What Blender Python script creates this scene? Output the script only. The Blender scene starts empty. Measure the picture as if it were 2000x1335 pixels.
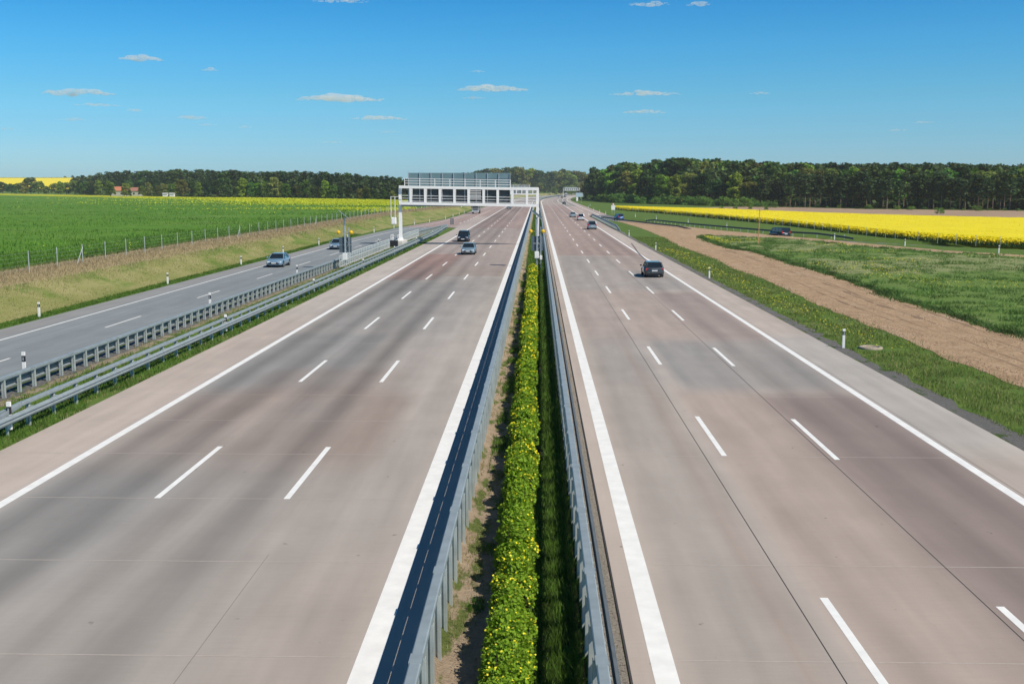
import bpy, math, random
import numpy as np
from mathutils import Vector, Matrix
from mathutils.geometry import tessellate_polygon
random.seed(7); rng = np.random.default_rng(7)
R = math.radians
S = bpy.context.scene
COL = S.collection

# ------------------------------------------------------------------ camera, sky, sun, exposure
F = 2130.0; CX, CY = 1000.0, 667.5; H = 8.32
TH = math.atan(299.5 / F); PS = math.atan(50.0 / F * math.cos(TH))
fwd = Vector((-math.sin(PS) * math.cos(TH), math.cos(PS) * math.cos(TH), -math.sin(TH)))
rgt = Vector((math.cos(PS), math.sin(PS), 0)); upv = rgt.cross(fwd)
cam_d = bpy.data.cameras.new("camera"); cam = bpy.data.objects.new("camera", cam_d); COL.objects.link(cam)
cam_d.sensor_width = 36; cam_d.lens = F / 2000 * 36; cam_d.clip_end = 30000; cam_d.clip_start = 0.1
M = Matrix((rgt, upv, -fwd)).transposed().to_4x4(); M.translation = Vector((0, 0, H)); cam.matrix_world = M
S.camera = cam
SUN = Vector((0.77, -0.50, 1.0)).normalized()
el = math.asin(SUN.z); az = math.atan2(SUN.x, SUN.y)
W = bpy.data.worlds.new("World"); S.world = W; W.use_nodes = True
nt = W.node_tree; bg = nt.nodes['Background']
sky = nt.nodes.new('ShaderNodeTexSky'); sky.sky_type = 'NISHITA'; sky.sun_disc = False
sky.sun_elevation = el; sky.sun_rotation = az; sky.altitude = 0; sky.air_density = 1.0; sky.dust_density = 0.35; sky.ozone_density = 2.6
hs = nt.nodes.new('ShaderNodeHueSaturation'); hs.inputs['Saturation'].default_value = 1.25; hs.inputs['Hue'].default_value = 0.485
nt.links.new(sky.outputs[0], hs.inputs['Color'])
# clear-air colour balance of the sky by height above the horizon
_tc = nt.nodes.new('ShaderNodeTexCoord'); _sx = nt.nodes.new('ShaderNodeSeparateXYZ'); nt.links.new(_tc.outputs['Generated'], _sx.inputs[0])
_cr = nt.nodes.new('ShaderNodeValToRGB'); nt.links.new(_sx.outputs['Z'], _cr.inputs[0]); _e = _cr.color_ramp.elements
SKYT = [(0.0, (.41, .77, 1.32)), (.032, (.40, .76, 1.21)), (.079, (.34, .74, 1.04)), (.125, (.245, .73, 1.07)), (.168, (.15, .655, 1.04)), (.26, (.20, .56, .86)), (.5, (.24, .46, .62))]
for i, (p_, c_) in enumerate(SKYT):
    el_ = _e[i] if i < 2 else _e.new(p_); el_.position = p_; el_.color = (c_[0] / 1.5, c_[1] / 1.5, c_[2] / 1.5, 1)
_mu = nt.nodes.new('ShaderNodeVectorMath'); _mu.operation = 'MULTIPLY'; nt.links.new(hs.outputs[0], _mu.inputs[0]); nt.links.new(_cr.outputs[0], _mu.inputs[1])
_ms = nt.nodes.new('ShaderNodeVectorMath'); _ms.operation = 'SCALE'; _ms.inputs['Scale'].default_value = 1.5; nt.links.new(_mu.outputs[0], _ms.inputs[0]); nt.links.new(_ms.outputs[0], bg.inputs[0]); bg.inputs[1].default_value = 0.115
sd = bpy.data.lights.new("sun", 'SUN'); sd.energy = 5.0; sd.angle = R(0.5); sd.color = (1, 0.925, 0.80)
so = bpy.data.objects.new("sun", sd); COL.objects.link(so); so.rotation_euler = SUN.to_track_quat('Z', 'Y').to_euler()
S.view_settings.view_transform = 'Standard'; S.view_settings.look = 'None'; S.view_settings.gamma = 1
S.view_settings.exposure = 0.0
S.cycles.max_bounces = 6; S.cycles.transparent_max_bounces = 12; S.cycles.volume_bounces = 8
S.render.film_transparent = False

def at(px, py, z=0.0):
    d = fwd + rgt * ((px - CX) / F) - upv * ((py - CY) / F)
    t = (z - H) / d.z
    return (d.x * t, d.y * t)
def ztop(px_y, Y):                       # height that shows at photo row px_y at distance Y
    return H + (368.0 - px_y) * Y / F * 1.01

SOIL_LO = [(1207, 432), (1251, 445), (1297.6, 463.8), (1327, 480.6), (1362.7, 493), (1400.5, 507), (1432, 524.7), (1459, 533), (1495, 545.7), (1600, 596), (1660, 620), (1708, 639), (1763, 658.3), (1815.8, 684.7), (1863.8, 704), (1911.7, 723), (1959.7, 743.5), (2000, 758), (2120, 812), (2300, 900)]
# ------------------------------------------------------------------ helpers
def interp(x, xs, ys): return float(np.interp(x, xs, ys))
def sm(t):
    t = np.clip(t, 0, 1); return t * t * (3 - 2 * t)
def off(Y):                              # the motorway swings right in the distance
    Y = np.asarray(Y, float); a = np.clip(Y - 650, 0, 640)
    return a * a / 12800 + np.clip(Y - 1290, 0, None) * 0.1 + np.clip(Y - 1290, 0, None) ** 2 / 2600
_lat = {}
def vnoise(x, y, seed=0):
    if seed not in _lat: _lat[seed] = np.random.default_rng(seed + 99).random((256, 256))
    L = _lat[seed]; x = np.asarray(x, float); y = np.asarray(y, float)
    xi = np.floor(x).astype(int); yi = np.floor(y).astype(int); fx = sm(x - xi); fy = sm(y - yi)
    a = L[xi % 256, yi % 256]; b = L[(xi + 1) % 256, yi % 256]; c = L[xi % 256, (yi + 1) % 256]; d = L[(xi + 1) % 256, (yi + 1) % 256]
    return (a * (1 - fx) + b * fx) * (1 - fy) + (c * (1 - fx) + d * fx) * fy
def link(name, me, m=None, parent=None):
    o = bpy.data.objects.new(name, me); COL.objects.link(o)
    if m is not None and me is not None and not me.materials: me.materials.append(m)
    if parent is not None: o.parent = parent
    return o
def tag(o, label=None, cat=None, group=None, kind=None):
    for k, v in (('label', label), ('category', cat), ('group', group), ('kind', kind)):
        if v: o[k] = v
    return o
def empty(name, loc, rz=0):
    o = bpy.data.objects.new(name, None); COL.objects.link(o); o.location = loc; o.rotation_euler = (0, 0, rz); o.empty_display_size = .3
    return o
def npmesh(name, V, Fq, smooth=False):
    me = bpy.data.meshes.new(name); V = np.asarray(V, np.float32); Fq = np.asarray(Fq, np.int32); n, k = Fq.shape
    me.vertices.add(len(V)); me.vertices.foreach_set('co', V.ravel())
    me.loops.add(n * k); me.loops.foreach_set('vertex_index', Fq.ravel())
    me.polygons.add(n); me.polygons.foreach_set('loop_start', np.arange(0, n * k, k, dtype=np.int32)); me.polygons.foreach_set('loop_total', np.full(n, k, np.int32))
    if smooth: me.polygons.foreach_set('use_smooth', np.ones(n, bool))
    me.update(calc_edges=True); return me
class MB:
    def __init__(s): s.v = []; s.f = []
    def add(s, vs, fs):
        b = len(s.v); s.v += [tuple(v) for v in vs]; s.f += [tuple(b + i for i in f) for f in fs]; return s
    def box(s, c, d, rz=0, taper=1.0):
        x, y, z = d[0] / 2, d[1] / 2, d[2] / 2; ca, sa = math.cos(rz), math.sin(rz); vs = []
        for k in (-1, 1):
            t = taper if k > 0 else 1
            for i, j in ((-1, -1), (1, -1), (1, 1), (-1, 1)):
                a, b = i * x * t, j * y * t
                vs.append((c[0] + a * ca - b * sa, c[1] + a * sa + b * ca, c[2] + k * z))
        return s.add(vs, [(3, 2, 1, 0), (4, 5, 6, 7), (0, 1, 5, 4), (1, 2, 6, 5), (2, 3, 7, 6), (3, 0, 4, 7)])
    def tube(s, a, b, r, n=8, r2=None):
        a = Vector(a); b = Vector(b); d = (b - a).normalized(); r2 = r if r2 is None else r2
        u = d.orthogonal().normalized(); w = d.cross(u); vs = []
        for p, q in ((a, r), (b, r2)):
            for i in range(n):
                t = 2 * math.pi * i / n; vs.append(p + (u * math.cos(t) + w * math.sin(t)) * q)
        return s.add(vs, [(i, (i + 1) % n, n + (i + 1) % n, n + i) for i in range(n)] + [tuple(range(n - 1, -1, -1)), tuple(range(n, 2 * n))])
    def beam(s, a, b, w, h):                 # square bar between two points
        a = Vector(a); b = Vector(b); d = (b - a).normalized()
        u = d.cross(Vector((0, 0, 1)));  u = Vector((1, 0, 0)) if u.length < 1e-3 else u.normalized(); q = u.cross(d)
        vs = [p + u * i * w / 2 + q * j * h / 2 for p in (a, b) for i, j in ((-1, -1), (1, -1), (1, 1), (-1, 1))]
        return s.add(vs, [(0, 1, 2, 3), (7, 6, 5, 4), (0, 4, 5, 1), (1, 5, 6, 2), (2, 6, 7, 3), (3, 7, 4, 0)])
    def ball(s, c, r, n=10, m=6, sq=(1, 1, 1)):
        vs = []; 
        for j in range(m + 1):
            p = math.pi * j / m
            for i in range(n):
                t = 2 * math.pi * i / n; vs.append((c[0] + r * sq[0] * math.sin(p) * math.cos(t), c[1] + r * sq[1] * math.sin(p) * math.sin(t), c[2] + r * sq[2] * math.cos(p)))
        return s.add(vs, [(j * n + i, (j + 1) * n + i, (j + 1) * n + (i + 1) % n, j * n + (i + 1) % n) for j in range(m) for i in range(n)])
    def sweep(s, prof, path, closed=True, cap=True):    # prof [(dx,z)], path [(x,y,z)]
        n = len(prof); vs = [(p[0] + q[0], p[1], p[2] + q[1]) for p in path for q in prof]; fs = []
        e = n if closed else n - 1
        for k in range(len(path) - 1):
            for i in range(e): j = (i + 1) % n; fs.append((k * n + i, k * n + j, (k + 1) * n + j, (k + 1) * n + i))
        if closed and cap: fs += [tuple(range(n)), tuple(range((len(path) - 1) * n, len(path) * n))[::-1]]
        return s.add(vs, fs)
    def build(s, name, m, parent=None, smooth=False, bevel=0, seg=2):
        me = bpy.data.meshes.new(name); me.from_pydata(s.v, [], s.f)
        if smooth:
            for p in me.polygons: p.use_smooth = True
        me.update(); o = link(name, me, m, parent)
        if bevel:
            b = o.modifiers.new('bevel', 'BEVEL'); b.width = bevel; b.segments = seg; b.limit_method = 'ANGLE'; b.angle_limit = R(30)
        return o
def copy_tree(o, parent=None):
    c = o.copy(); COL.objects.link(c); c.parent = parent
    for ch in list(KIDS.get(o.name, [])) or [x for x in bpy.data.objects if x.parent == o]: copy_tree(ch, c)
    return c
KIDS = {}

# ------------------------------------------------------------------ materials
def nodes(name):
    m = bpy.data.materials.new(name); m.use_nodes = True; t = m.node_tree
    return m, t, t.nodes['Principled BSDF'], t.nodes, t.links
def mat(name, c, rough=.5, metal=0, var=.12, scale=6, bump=0, coat=0, spec=.5, objvar=0, trans=0, stretch=(1, 1, 1)):
    m, t, b, N, L = nodes(name)
    b.inputs['Roughness'].default_value = rough; b.inputs['Metallic'].default_value = metal; b.inputs['Coat Weight'].default_value = coat
    b.inputs['Specular IOR Level'].default_value = spec
    tc = N.new('ShaderNodeTexCoord'); mp = N.new('ShaderNodeMapping'); mp.inputs['Scale'].default_value = stretch; L.new(tc.outputs['Object'], mp.inputs[0])
    no = N.new('ShaderNodeTexNoise'); no.inputs['Scale'].default_value = scale; no.inputs['Detail'].default_value = 5; L.new(mp.outputs[0], no.inputs['Vector'])
    r = N.new('ShaderNodeValToRGB'); r.color_ramp.elements[0].position = .3; r.color_ramp.elements[1].position = .7
    r.color_ramp.elements[0].color = [x * (1 - var) for x in c] + [1]; r.color_ramp.elements[1].color = [min(1, x * (1 + var)) for x in c] + [1]
    L.new(no.outputs[0], r.inputs[0]); out = r.outputs[0]
    if objvar:
        oi = N.new('ShaderNodeObjectInfo'); hv = N.new('ShaderNodeHueSaturation')
        a = N.new('ShaderNodeMapRange'); a.inputs[3].default_value =   .5 - objvar * .03; a.inputs[4].default_value = .5 + objvar * .03; L.new(oi.outputs['Random'], a.inputs[0]); L.new(a.outputs[0], hv.inputs['Hue'])
        mm = N.new('ShaderNodeMath'); mm.operation = 'MULTIPLY'; mm.inputs[1].default_value = 7.31; L.new(oi.outputs['Random'], mm.inputs[0])
        fr = N.new('ShaderNodeMath'); fr.operation = 'FRACT'; L.new(mm.outputs[0], fr.inputs[0])
        a2 = N.new('ShaderNodeMapRange'); a2.inputs[3].default_value = 1 - objvar * .4; a2.inputs[4].default_value = 1 + objvar * .5; L.new(fr.outputs[0], a2.inputs[0]); L.new(a2.outputs[0], hv.inputs['Value'])
        L.new(out, hv.inputs['Color']); out = hv.outputs[0]
    L.new(out, b.inputs['Base Color'])
    if bump:
        bp = N.new('ShaderNodeBump'); bp.inputs['Strength'].default_value = bump; bp.inputs['Distance'].default_value = .05; L.new(no.outputs[0], bp.inputs['Height']); L.new(bp.outputs[0], b.inputs['Normal'])
    if trans:
        tr = N.new('ShaderNodeBsdfTranslucent'); L.new(out, tr.inputs[0]); mx = N.new('ShaderNodeMixShader'); mx.inputs[0].default_value = trans
        L.new(b.outputs[0], mx.inputs[1]); L.new(tr.outputs[0], mx.inputs[2]); L.new(mx.outputs[0], N['Material Output'].inputs[0])
    return m
def ground_mat(name, layers, bump=.5, bscale=3.0):
    """layers: list of (colA, colB, noise scale, stretch, mask spec). first is the base; the rest go over it where their noise passes a threshold"""
    m, t, b, N, L = nodes(name); b.inputs['Roughness'].default_value = .95; b.inputs['Specular IOR Level'].default_value = .15
    tc = N.new('ShaderNodeTexCoord'); cur = None
    def noise(scale, st, det=6):
        mp = N.new('ShaderNodeMapping'); mp.inputs['Scale'].default_value = (st[0], st[1], 1); L.new(tc.outputs['Object'], mp.inputs[0])
        n = N.new('ShaderNodeTexNoise'); n.inputs['Scale'].default_value = scale; n.inputs['Detail'].default_value = det; n.inputs['Roughness'].default_value = .65; L.new(mp.outputs[0], n.inputs['Vector']); return n.outputs[0]
    for i, ly in enumerate(layers):
        cA, cB, sc, st = ly[:4]
        mx = N.new('ShaderNodeMix'); mx.data_type = 'RGBA'; mx.inputs[6].default_value = (*cA, 1); mx.inputs[7].default_value = (*cB, 1)
        mr = N.new('ShaderNodeMapRange'); mr.inputs[1].default_value = .33; mr.inputs[2].default_value = .67; L.new(noise(sc, st), mr.inputs[0]); L.new(mr.outputs[0], mx.inputs[0])
        col = mx.outputs[2]
        if i == 0: cur = col; continue
        kind = ly[4]
        if kind[0] == 'noise':       # ('noise', scale, stretch, lo, hi)
            mk = N.new('ShaderNodeMapRange'); mk.inputs[1].default_value = kind[3]; mk.inputs[2].default_value = kind[4]; L.new(noise(kind[1], kind[2]), mk.inputs[0]); f = mk.outputs[0]
        else:                        # ('attr', name, noise scale, amount, stretch): attribute + noise, sharp threshold at .5
            a = N.new('ShaderNodeAttribute'); a.attribute_name = kind[1]
            ns = noise(kind[2], kind[4] if len(kind) > 4 else (1, 1)); ad = N.new('ShaderNodeMath'); ad.operation = 'MULTIPLY_ADD'; ad.inputs[1].default_value = kind[3]; L.new(ns, ad.inputs[0]); L.new(a.outputs['Fac'], ad.inputs[2])
            mk = N.new('ShaderNodeMapRange'); mk.inputs[1].default_value = .45 + kind[3] * .5; mk.inputs[2].default_value = .55 + kind[3] * .5; L.new(ad.outputs[0], mk.inputs[0]); f = mk.outputs[0]
        m2 = N.new('ShaderNodeMix'); m2.data_type = 'RGBA'; L.new(f, m2.inputs[0]); L.new(cur, m2.inputs[6]); L.new(col, m2.inputs[7]); cur = m2.outputs[2]
    L.new(cur, b.inputs['Base Color'])
    bp = N.new('ShaderNodeBump'); bp.inputs['Strength'].default_value = bump; bp.inputs['Distance'].default_value = .15; L.new(noise(bscale, (1, 1)), bp.inputs['Height']); L.new(bp.outputs[0], b.inputs['Normal'])
    return m
GR1, GR2 = (.065, .125, .018), (.15, .185, .045)
M_ground = ground_mat('verge_grass', [
    ((.07, .13, .022), (.12, .18, .035), .6, (1, 1)),
    ((.19, .21, .06), (.30, .275, .12), .35, (1, .5), ('attr', 'bank', .3, .8, (1, .35))),
    ((.12, .18, .035), (.16, .21, .05), .5, (1, 1), ('attr', 'bank2', .22, 1.3, (1, .4))),
    ((.06, .12, .02), (.1, .17, .03), 1.2, (1, 1), ('attr', 'lush', .5, .6)),
    ((.27, .235, .12), (.36, .29, .17), 1.5, (1, .5), ('attr', 'dead', .7, .5)),
    ((.33, .27, .2), (.22, .18, .13), 3, (1, 1), ('attr', 'dirt', 1.3, 1.0)),
], .7, 4)
M_soil = ground_mat('ploughed_soil', [((.35, .235, .14), (.48, .335, .21), .7, (1, .7)), ((.21, .135, .085), (.26, .17, .105), 3, (1, 1), ('noise', 2.6, (1, .5), .55, .72)), ((.46, .33, .23), (.5, .37, .26), 3, (1, 1), ('noise', .35, (1, .3), .56, .72))], 1.0, 5)
M_fallow = ground_mat('fallow', [((.30, .21, .14), (.38, .27, .19), .05, (1, 1)), ((.2, .17, .1), (.25, .2, .12), .3, (1, 1), ('noise', .1, (1, 1), .6, .68))], .4, 2)
M_weed = ground_mat('weeds', [((.10, .17, .035), (.155, .225, .055), .8, (1, 1)), ((.19, .23, .085), (.25, .26, .12), 1.6, (1, 1), ('attr', 'pale', .9, 1.6, (1, .6))),
    ((.04, .09, .02), (.06, .12, .028), 2, (1, 1), ('noise', .8, (1, 1), .56, .66)),
    ((.5, .48, .02), (.42, .42, .02), 8, (1, 1), ('attr', 'flower', 1.8, 1.3))], 1.0, 1.6)
M_crop = ground_mat('crop', [((.075, .175, .016), (.115, .235, .024), .12, (.6, 1.2)), ((.12, .21, .04), (.17, .25, .05), .5, (1, 1), ('noise', .035, (.7, 1.2), .5, .72)), ((.04, .11, .012), (.06, .14, .016), .3, (1, 1), ('noise', .09, (.8, 1.6), .52, .68)), ((.16, .25, .05), (.2, .3, .06), .5, (1, 1), ('noise', .5, (1, 1), .58, .7)),
    ((.52, .48, .01), (.26, .33, .02), .25, (.6, 1.4), ('attr', 'flower', .3, 2.2, (.5, 1.3)))], .6, .9)
M_rapehill = ground_mat('rape_hill', [((.78, .62, .01), (.85, .68, .01), .02, (1, 1))], .2, 1)
M_gravel = ground_mat('gravel', [((.36, .31, .25), (.58, .51, .42), 26, (1, 1)), ((.14, .12, .10), (.2, .18, .15), 20, (1, 1), ('noise', 22, (1, 1), .56, .6)), ((.16, .2, .06), (.22, .24, .09), 4, (1, 1), ('noise', 1.1, (1, .4), .62, .68))], 1.0, 30)
M_gravel_dark = ground_mat('gravel_dark', [((.15, .145, .135), (.25, .24, .225), 14, (1, 1)), ((.3, .29, .27), (.36, .34, .31), 20, (1, 1), ('noise', 11, (1, 1), .6, .64)), ((.06, .11, .02), (.1, .16, .03), 3, (1, 1), ('noise', 1.2, (1, .4), .56, .62))], 1.0, 20)
M_medsoil = ground_mat('median_soil', [((.36, .27, .19), (.46, .36, .26), 2.5, (1, 1)), ((.09, .13, .03), (.17, .2, .06), 6, (1, 1), ('noise', 1.3, (1.6, .5), .5, .58))], 1.0, 12)

M_soilshade = ground_mat('median_soil_shade', [((.02, .022, .012), (.03, .038, .014), 2.5, (1, 1)), ((.06, .09, .02), (.09, .12, .03), 6, (1, 1), ('noise', 2.0, (1.2, .6), .5, .58))], 1.0, 12)  # near-black soil and weeds: the right barrier's deep shade put into the colour
def road_mat():
    m, t, b, N, L = nodes('road_surface'); b.inputs['Roughness'].default_value = .82; b.inputs['Specular IOR Level'].default_value = .3
    a = N.new('ShaderNodeAttribute'); a.attribute_name = 'Col'; tc = N.new('ShaderNodeTexCoord')
    def no(sc, st, d=4):
        mp = N.new('ShaderNodeMapping'); mp.inputs['Scale'].default_value = (st[0], st[1], 1); L.new(tc.outputs['Object'], mp.inputs[0])
        n = N.new('ShaderNodeTexNoise'); n.inputs['Scale'].default_value = sc; n.inputs['Detail'].default_value = d; L.new(mp.outputs[0], n.inputs['Vector']); return n.outputs[0]
    cur = a.outputs['Color']
    for sc, st, lo, hi in ((60, (1, 1), .93, 1.07), (1.4, (1, .12), .93, 1.07), (.5, (3.0, .06), .95, 1.05), (.35, (1, 1), .95, 1.05), (5, (.3, 2.5), .975, 1.025)):
        mr = N.new('ShaderNodeMapRange'); mr.inputs[1].default_value = .3; mr.inputs[2].default_value = .7; mr.inputs[3].default_value = lo; mr.inputs[4].default_value = hi; L.new(no(sc, st), mr.inputs[0])
        mu = N.new('ShaderNodeVectorMath'); mu.operation = 'SCALE'; L.new(cur, mu.inputs[0]); L.new(mr.outputs[0], mu.inputs['Scale']); cur = mu.outputs[0]
    # small dark spots of dirt and rubber
    sp = N.new('ShaderNodeMapRange'); sp.inputs[1].default_value = .74; sp.inputs[2].default_value = .78; sp.inputs[3].default_value = 1; sp.inputs[4].default_value = .6; L.new(no(3.3, (1, .8), 2), sp.inputs[0])
    mu = N.new('ShaderNodeVectorMath'); mu.operation = 'SCALE'; L.new(cur, mu.inputs[0]); L.new(sp.outputs[0], mu.inputs['Scale']); cur = mu.outputs[0]
    L.new(cur, b.inputs['Base Color'])
    bp = N.new('ShaderNodeBump'); bp.inputs['Strength'].default_value = .25; bp.inputs['Distance'].default_value = .01; L.new(no(80, (1, 1)), bp.inputs['Height']); L.new(bp.outputs[0], b.inputs['Normal'])
    return m
M_road = road_mat()
M_paint = mat('road_paint', (.80, .79, .76), .6, var=.07, scale=2.2)
M_joint = mat('joint', (.05, .045, .045), .8)
M_jointl = mat('joint_light', (.44, .385, .345), .8)
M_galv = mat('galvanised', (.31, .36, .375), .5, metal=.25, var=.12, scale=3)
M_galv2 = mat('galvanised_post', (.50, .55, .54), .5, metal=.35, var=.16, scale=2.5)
M_galvd = mat('galvanised_dull_shaded', (.09, .105, .12), .75, metal=.0, spec=.2, var=.15, scale=3)  # dull metal; its dark tone also paints shade on the median side beam
M_white = mat('white_paint', (.90, .885, .86), .4, var=.04, scale=2)
M_palegalv = mat('galvanised_pale', (.62, .65, .65), .5, metal=.15, var=.1, scale=2)
M_black = mat('black_plastic', (.02, .02, .025), .5)
M_tyre = mat('tyre', (.02, .02, .02), .85)
M_glass = mat('car_glass', (.012, .018, .022), .04, spec=.9, var=.05)
M_signback = mat('sign_back', (.165, .255, .275), .45, metal=.2, var=.08, scale=.8)
M_signgrey = mat('sign_grey', (.10, .135, .16), .5, metal=.1, var=.06)
M_signshade = mat('sign_back_shade', (.05, .07, .085), .5, metal=.1, var=.06)  # sign back darkened: shadow on the lower row put into the colour
M_alu = mat('aluminium', (.55, .58, .6), .4, metal=.6)
M_yellow = mat('yellow_lens', (.85, .52, .01), .35)
M_solar = mat('solar_cells', (.06, .085, .095), .45, spec=.3)
M_rim = mat('rim', (.45, .46, .48), .3, metal=.8)
M_red = mat('red_lens', (.45, .01, .015), .2, coat=.5)
M_head = mat('head_lens', (.7, .74, .78), .1, coat=1)
M_plate = mat('plate', (.75, .75, .75), .5)
M_conc = mat('concrete', (.62, .60, .57), .8, var=.08, scale=3, bump=.2)
M_bark = mat('bark', (.12, .085, .06), .9, var=.3, scale=3)
M_pinebark = mat('pine_bark', (.25, .165, .12), .9, var=.35, scale=2)
M_wood = mat('wood_pole', (.62, .33, .17), .8, var=.2, scale=3)
def leafm(name, c, ov=1.0, tr=.42, var=.3, sc=.35): return mat(name, c, .65, var=var, scale=sc, objvar=ov, trans=tr, spec=.25)
M_leaf = [leafm('leaf_mid', (.115, .19, .033), 1.3), leafm('leaf_dark', (.065, .125, .028)), leafm('leaf_olive', (.20, .215, .045), 1.2), leafm('leaf_fresh', (.20, .31, .035), 1.2), leafm('leaf_yellow', (.30, .32, .09), .3)]
M_shrub = leafm('shrub_leaf', (.14, .26, .045), .5)
M_pine = leafm('pine_needles', (.062, .105, .036), .7, .3)
M_hedge = leafm('hedge_leaf', (.21, .35, .02), 0, .35, .35, 9)
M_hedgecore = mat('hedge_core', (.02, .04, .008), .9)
M_flower = mat('flower', (.88, .78, .02), .6, trans=.2)
M_cropfl = leafm('crop_blossom', (.52, .56, .03), 0, .2, .25, .2)
M_blade = leafm('grass_blade', (.10, .19, .025), 0, .3, .45, 1.5)
M_bladedry = leafm('grass_dry', (.30, .27, .12), 0, .25, .3, 2)
M_bladebrown = leafm('grass_brown', (.40, .32, .19), 0, .2, .25, 2)
M_bladev = leafm('grass_verge', (.18, .235, .05), 0, .3, .4, .5)
M_bladebank = leafm('grass_bank', (.25, .255, .085), 0, .25, .35, .6)
M_rape = leafm('rape_flower', (.90, .74, .005), 0, .15, .07, .25)
M_rapestem = leafm('rape_stem', (.06, .12, .03), 0, .2)

# ------------------------------------------------------------------ terrain
def toe(Y): return np.interp(Y, [0, 170, 230, 300, 3000], [-32.7, -32.7, -30.8, -25.4, -25.4])
def fencex(Y): return np.interp(Y, [0, 290, 440, 3000], [-39, -39, -31, -31])
RAMP = [(16.9, 430), (17.4, 390), (19.2, 350), (22.2, 309), (28.5, 262), (35.5, 228), (43.2, 199), (50.5, 185), (58, 172), (68, 160), (82, 150), (110, 140), (150, 130)]
def smooth_path(P, step=4):
    P = np.array(P, float); out = []
    for i in range(len(P) - 1):
        p0, p1, p2, p3 = P[max(i - 1, 0)], P[i], P[i + 1], P[min(i + 2, len(P) - 1)]
        n = max(2, int(np.linalg.norm(p2 - p1) / step))
        for k in range(n):
            t = k / n; out.append(.5 * (2 * p1 + (p2 - p0) * t + (2 * p0 - 5 * p1 + 4 * p2 - p3) * t * t + (3 * p1 - p0 - 3 * p2 + p3) * t ** 3))
    out.append(P[-1]); return np.array(out)
RP = smooth_path(RAMP)
def ramp_z(Y): return -.5 * sm((345 - Y) / 60) 
def hill(X, Y):
    z = 36 * sm((Y - 1350) / 1700) * (.55 + .45 * sm((-X - 200) / 500))
    return z + 15 * np.exp(-((X + 20) / 170) ** 2 - ((Y - 1750) / 230) ** 2) * sm((Y - 1350) / 250)
def terrain(Xp, Y):                       # Xp: road coordinate
    Xp = np.asarray(Xp, float); Y = np.asarray(Y, float)
    t, f = toe(Y), fencex(Y)
    z = -.03 + 2.03 * sm((t - Xp) / (t - f + .8))
    u = np.interp(Xp, [-2.2, -2.0, -1.75, -1.45, .7, .88, 1.0, 1.62], [0, 0, -.25, -.36, -.36, -.15, 0, 0])
    z = z + u
    d = np.full(Xp.shape, 1e9); near = (Xp > 14) & (Xp < 175) & (Y > 110) & (Y < 460)
    if near.any():
        A = np.stack([Xp[near], Y[near]], -1); dd = np.min(np.hypot(A[:, None, 0] - RP[None, :, 0], A[:, None, 1] - RP[None, :, 1]), 1); d[near] = dd
    z = z + (ramp_z(Y) - .06) * (1 - sm((d - 3.6) / 1.8))
    return z + hill(Xp, Y)
def axis(segs):
    out = []
    for a, b, s in segs: out += list(np.arange(a, b, s))
    return np.array(out)
xs = np.concatenate([-np.geomspace(3500, 130, 40), axis([(-130, -60, 3), (-60, -44, 1.5), (-44, -22, .55), (-22, -17.2, .6)]), [-17.2, -10, -2.25, -2.2, -2.0, -1.75, -1.45, -1.1, -.7, -.3, .1, .4, .7, .88, 1.0, 1.3, 1.62, 8, 15.6], axis([(16.2, 30, .8), (30, 90, 1.6), (90, 180, 4)]), np.geomspace(184, 3500, 34)])
ys = np.concatenate([axis([(-30, 20, 2.5), (20, 130, 1.5), (130, 260, 1.6), (260, 480, 3), (480, 900, 8), (900, 2000, 25)]), np.geomspace(2000, 12000, 30)])
def grid_mesh(name, XX, YY, ZZ):
    n, k = XX.shape; idx = np.arange(n * k).reshape(n, k)
    Fq = np.stack([idx[:-1, :-1], idx[:-1, 1:], idx[1:, 1:], idx[1:, :-1]], -1).reshape(-1, 4)
    return npmesh(name, np.stack([XX, YY, ZZ], -1).reshape(-1, 3), Fq, True)
def attr(me, name, arr):
    a = me.attributes.new(name, 'FLOAT', 'POINT'); a.data.foreach_set('value', np.asarray(arr, np.float32).ravel())
YY, XX = np.meshgrid(ys, xs, indexing='ij'); ZZ = terrain(XX, YY)
XW = XX + off(YY) * (np.abs(XX) < 400)
me = grid_mesh('ground', XW, YY, ZZ)
t_, f_ = toe(YY), fencex(YY)
attr(me, 'bank', .72 * ((XX < t_ - .7) & (XX > f_ + .5)) + .0)
attr(me, 'bank2', .44 * ((XX < t_ - .7) & (XX > f_ + .5)))
attr(me, 'lush', .9 * ((XX >= t_ - .3) & (XX < t_ + 2)) + .45 * np.exp(-((XX - f_ - 2.5) / 1.0) ** 2))
attr(me, 'dead', 1.0 * np.exp(-((XX - f_ + .2) / 1.9) ** 4))
attr(me, 'dirt', .55 * ((XX > -22.4) & (XX < -20.2)) + .35 * ((XX > -18.3) & (XX < -17)) + 0)
tag(link('ground', me, M_ground), kind='structure')

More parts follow.
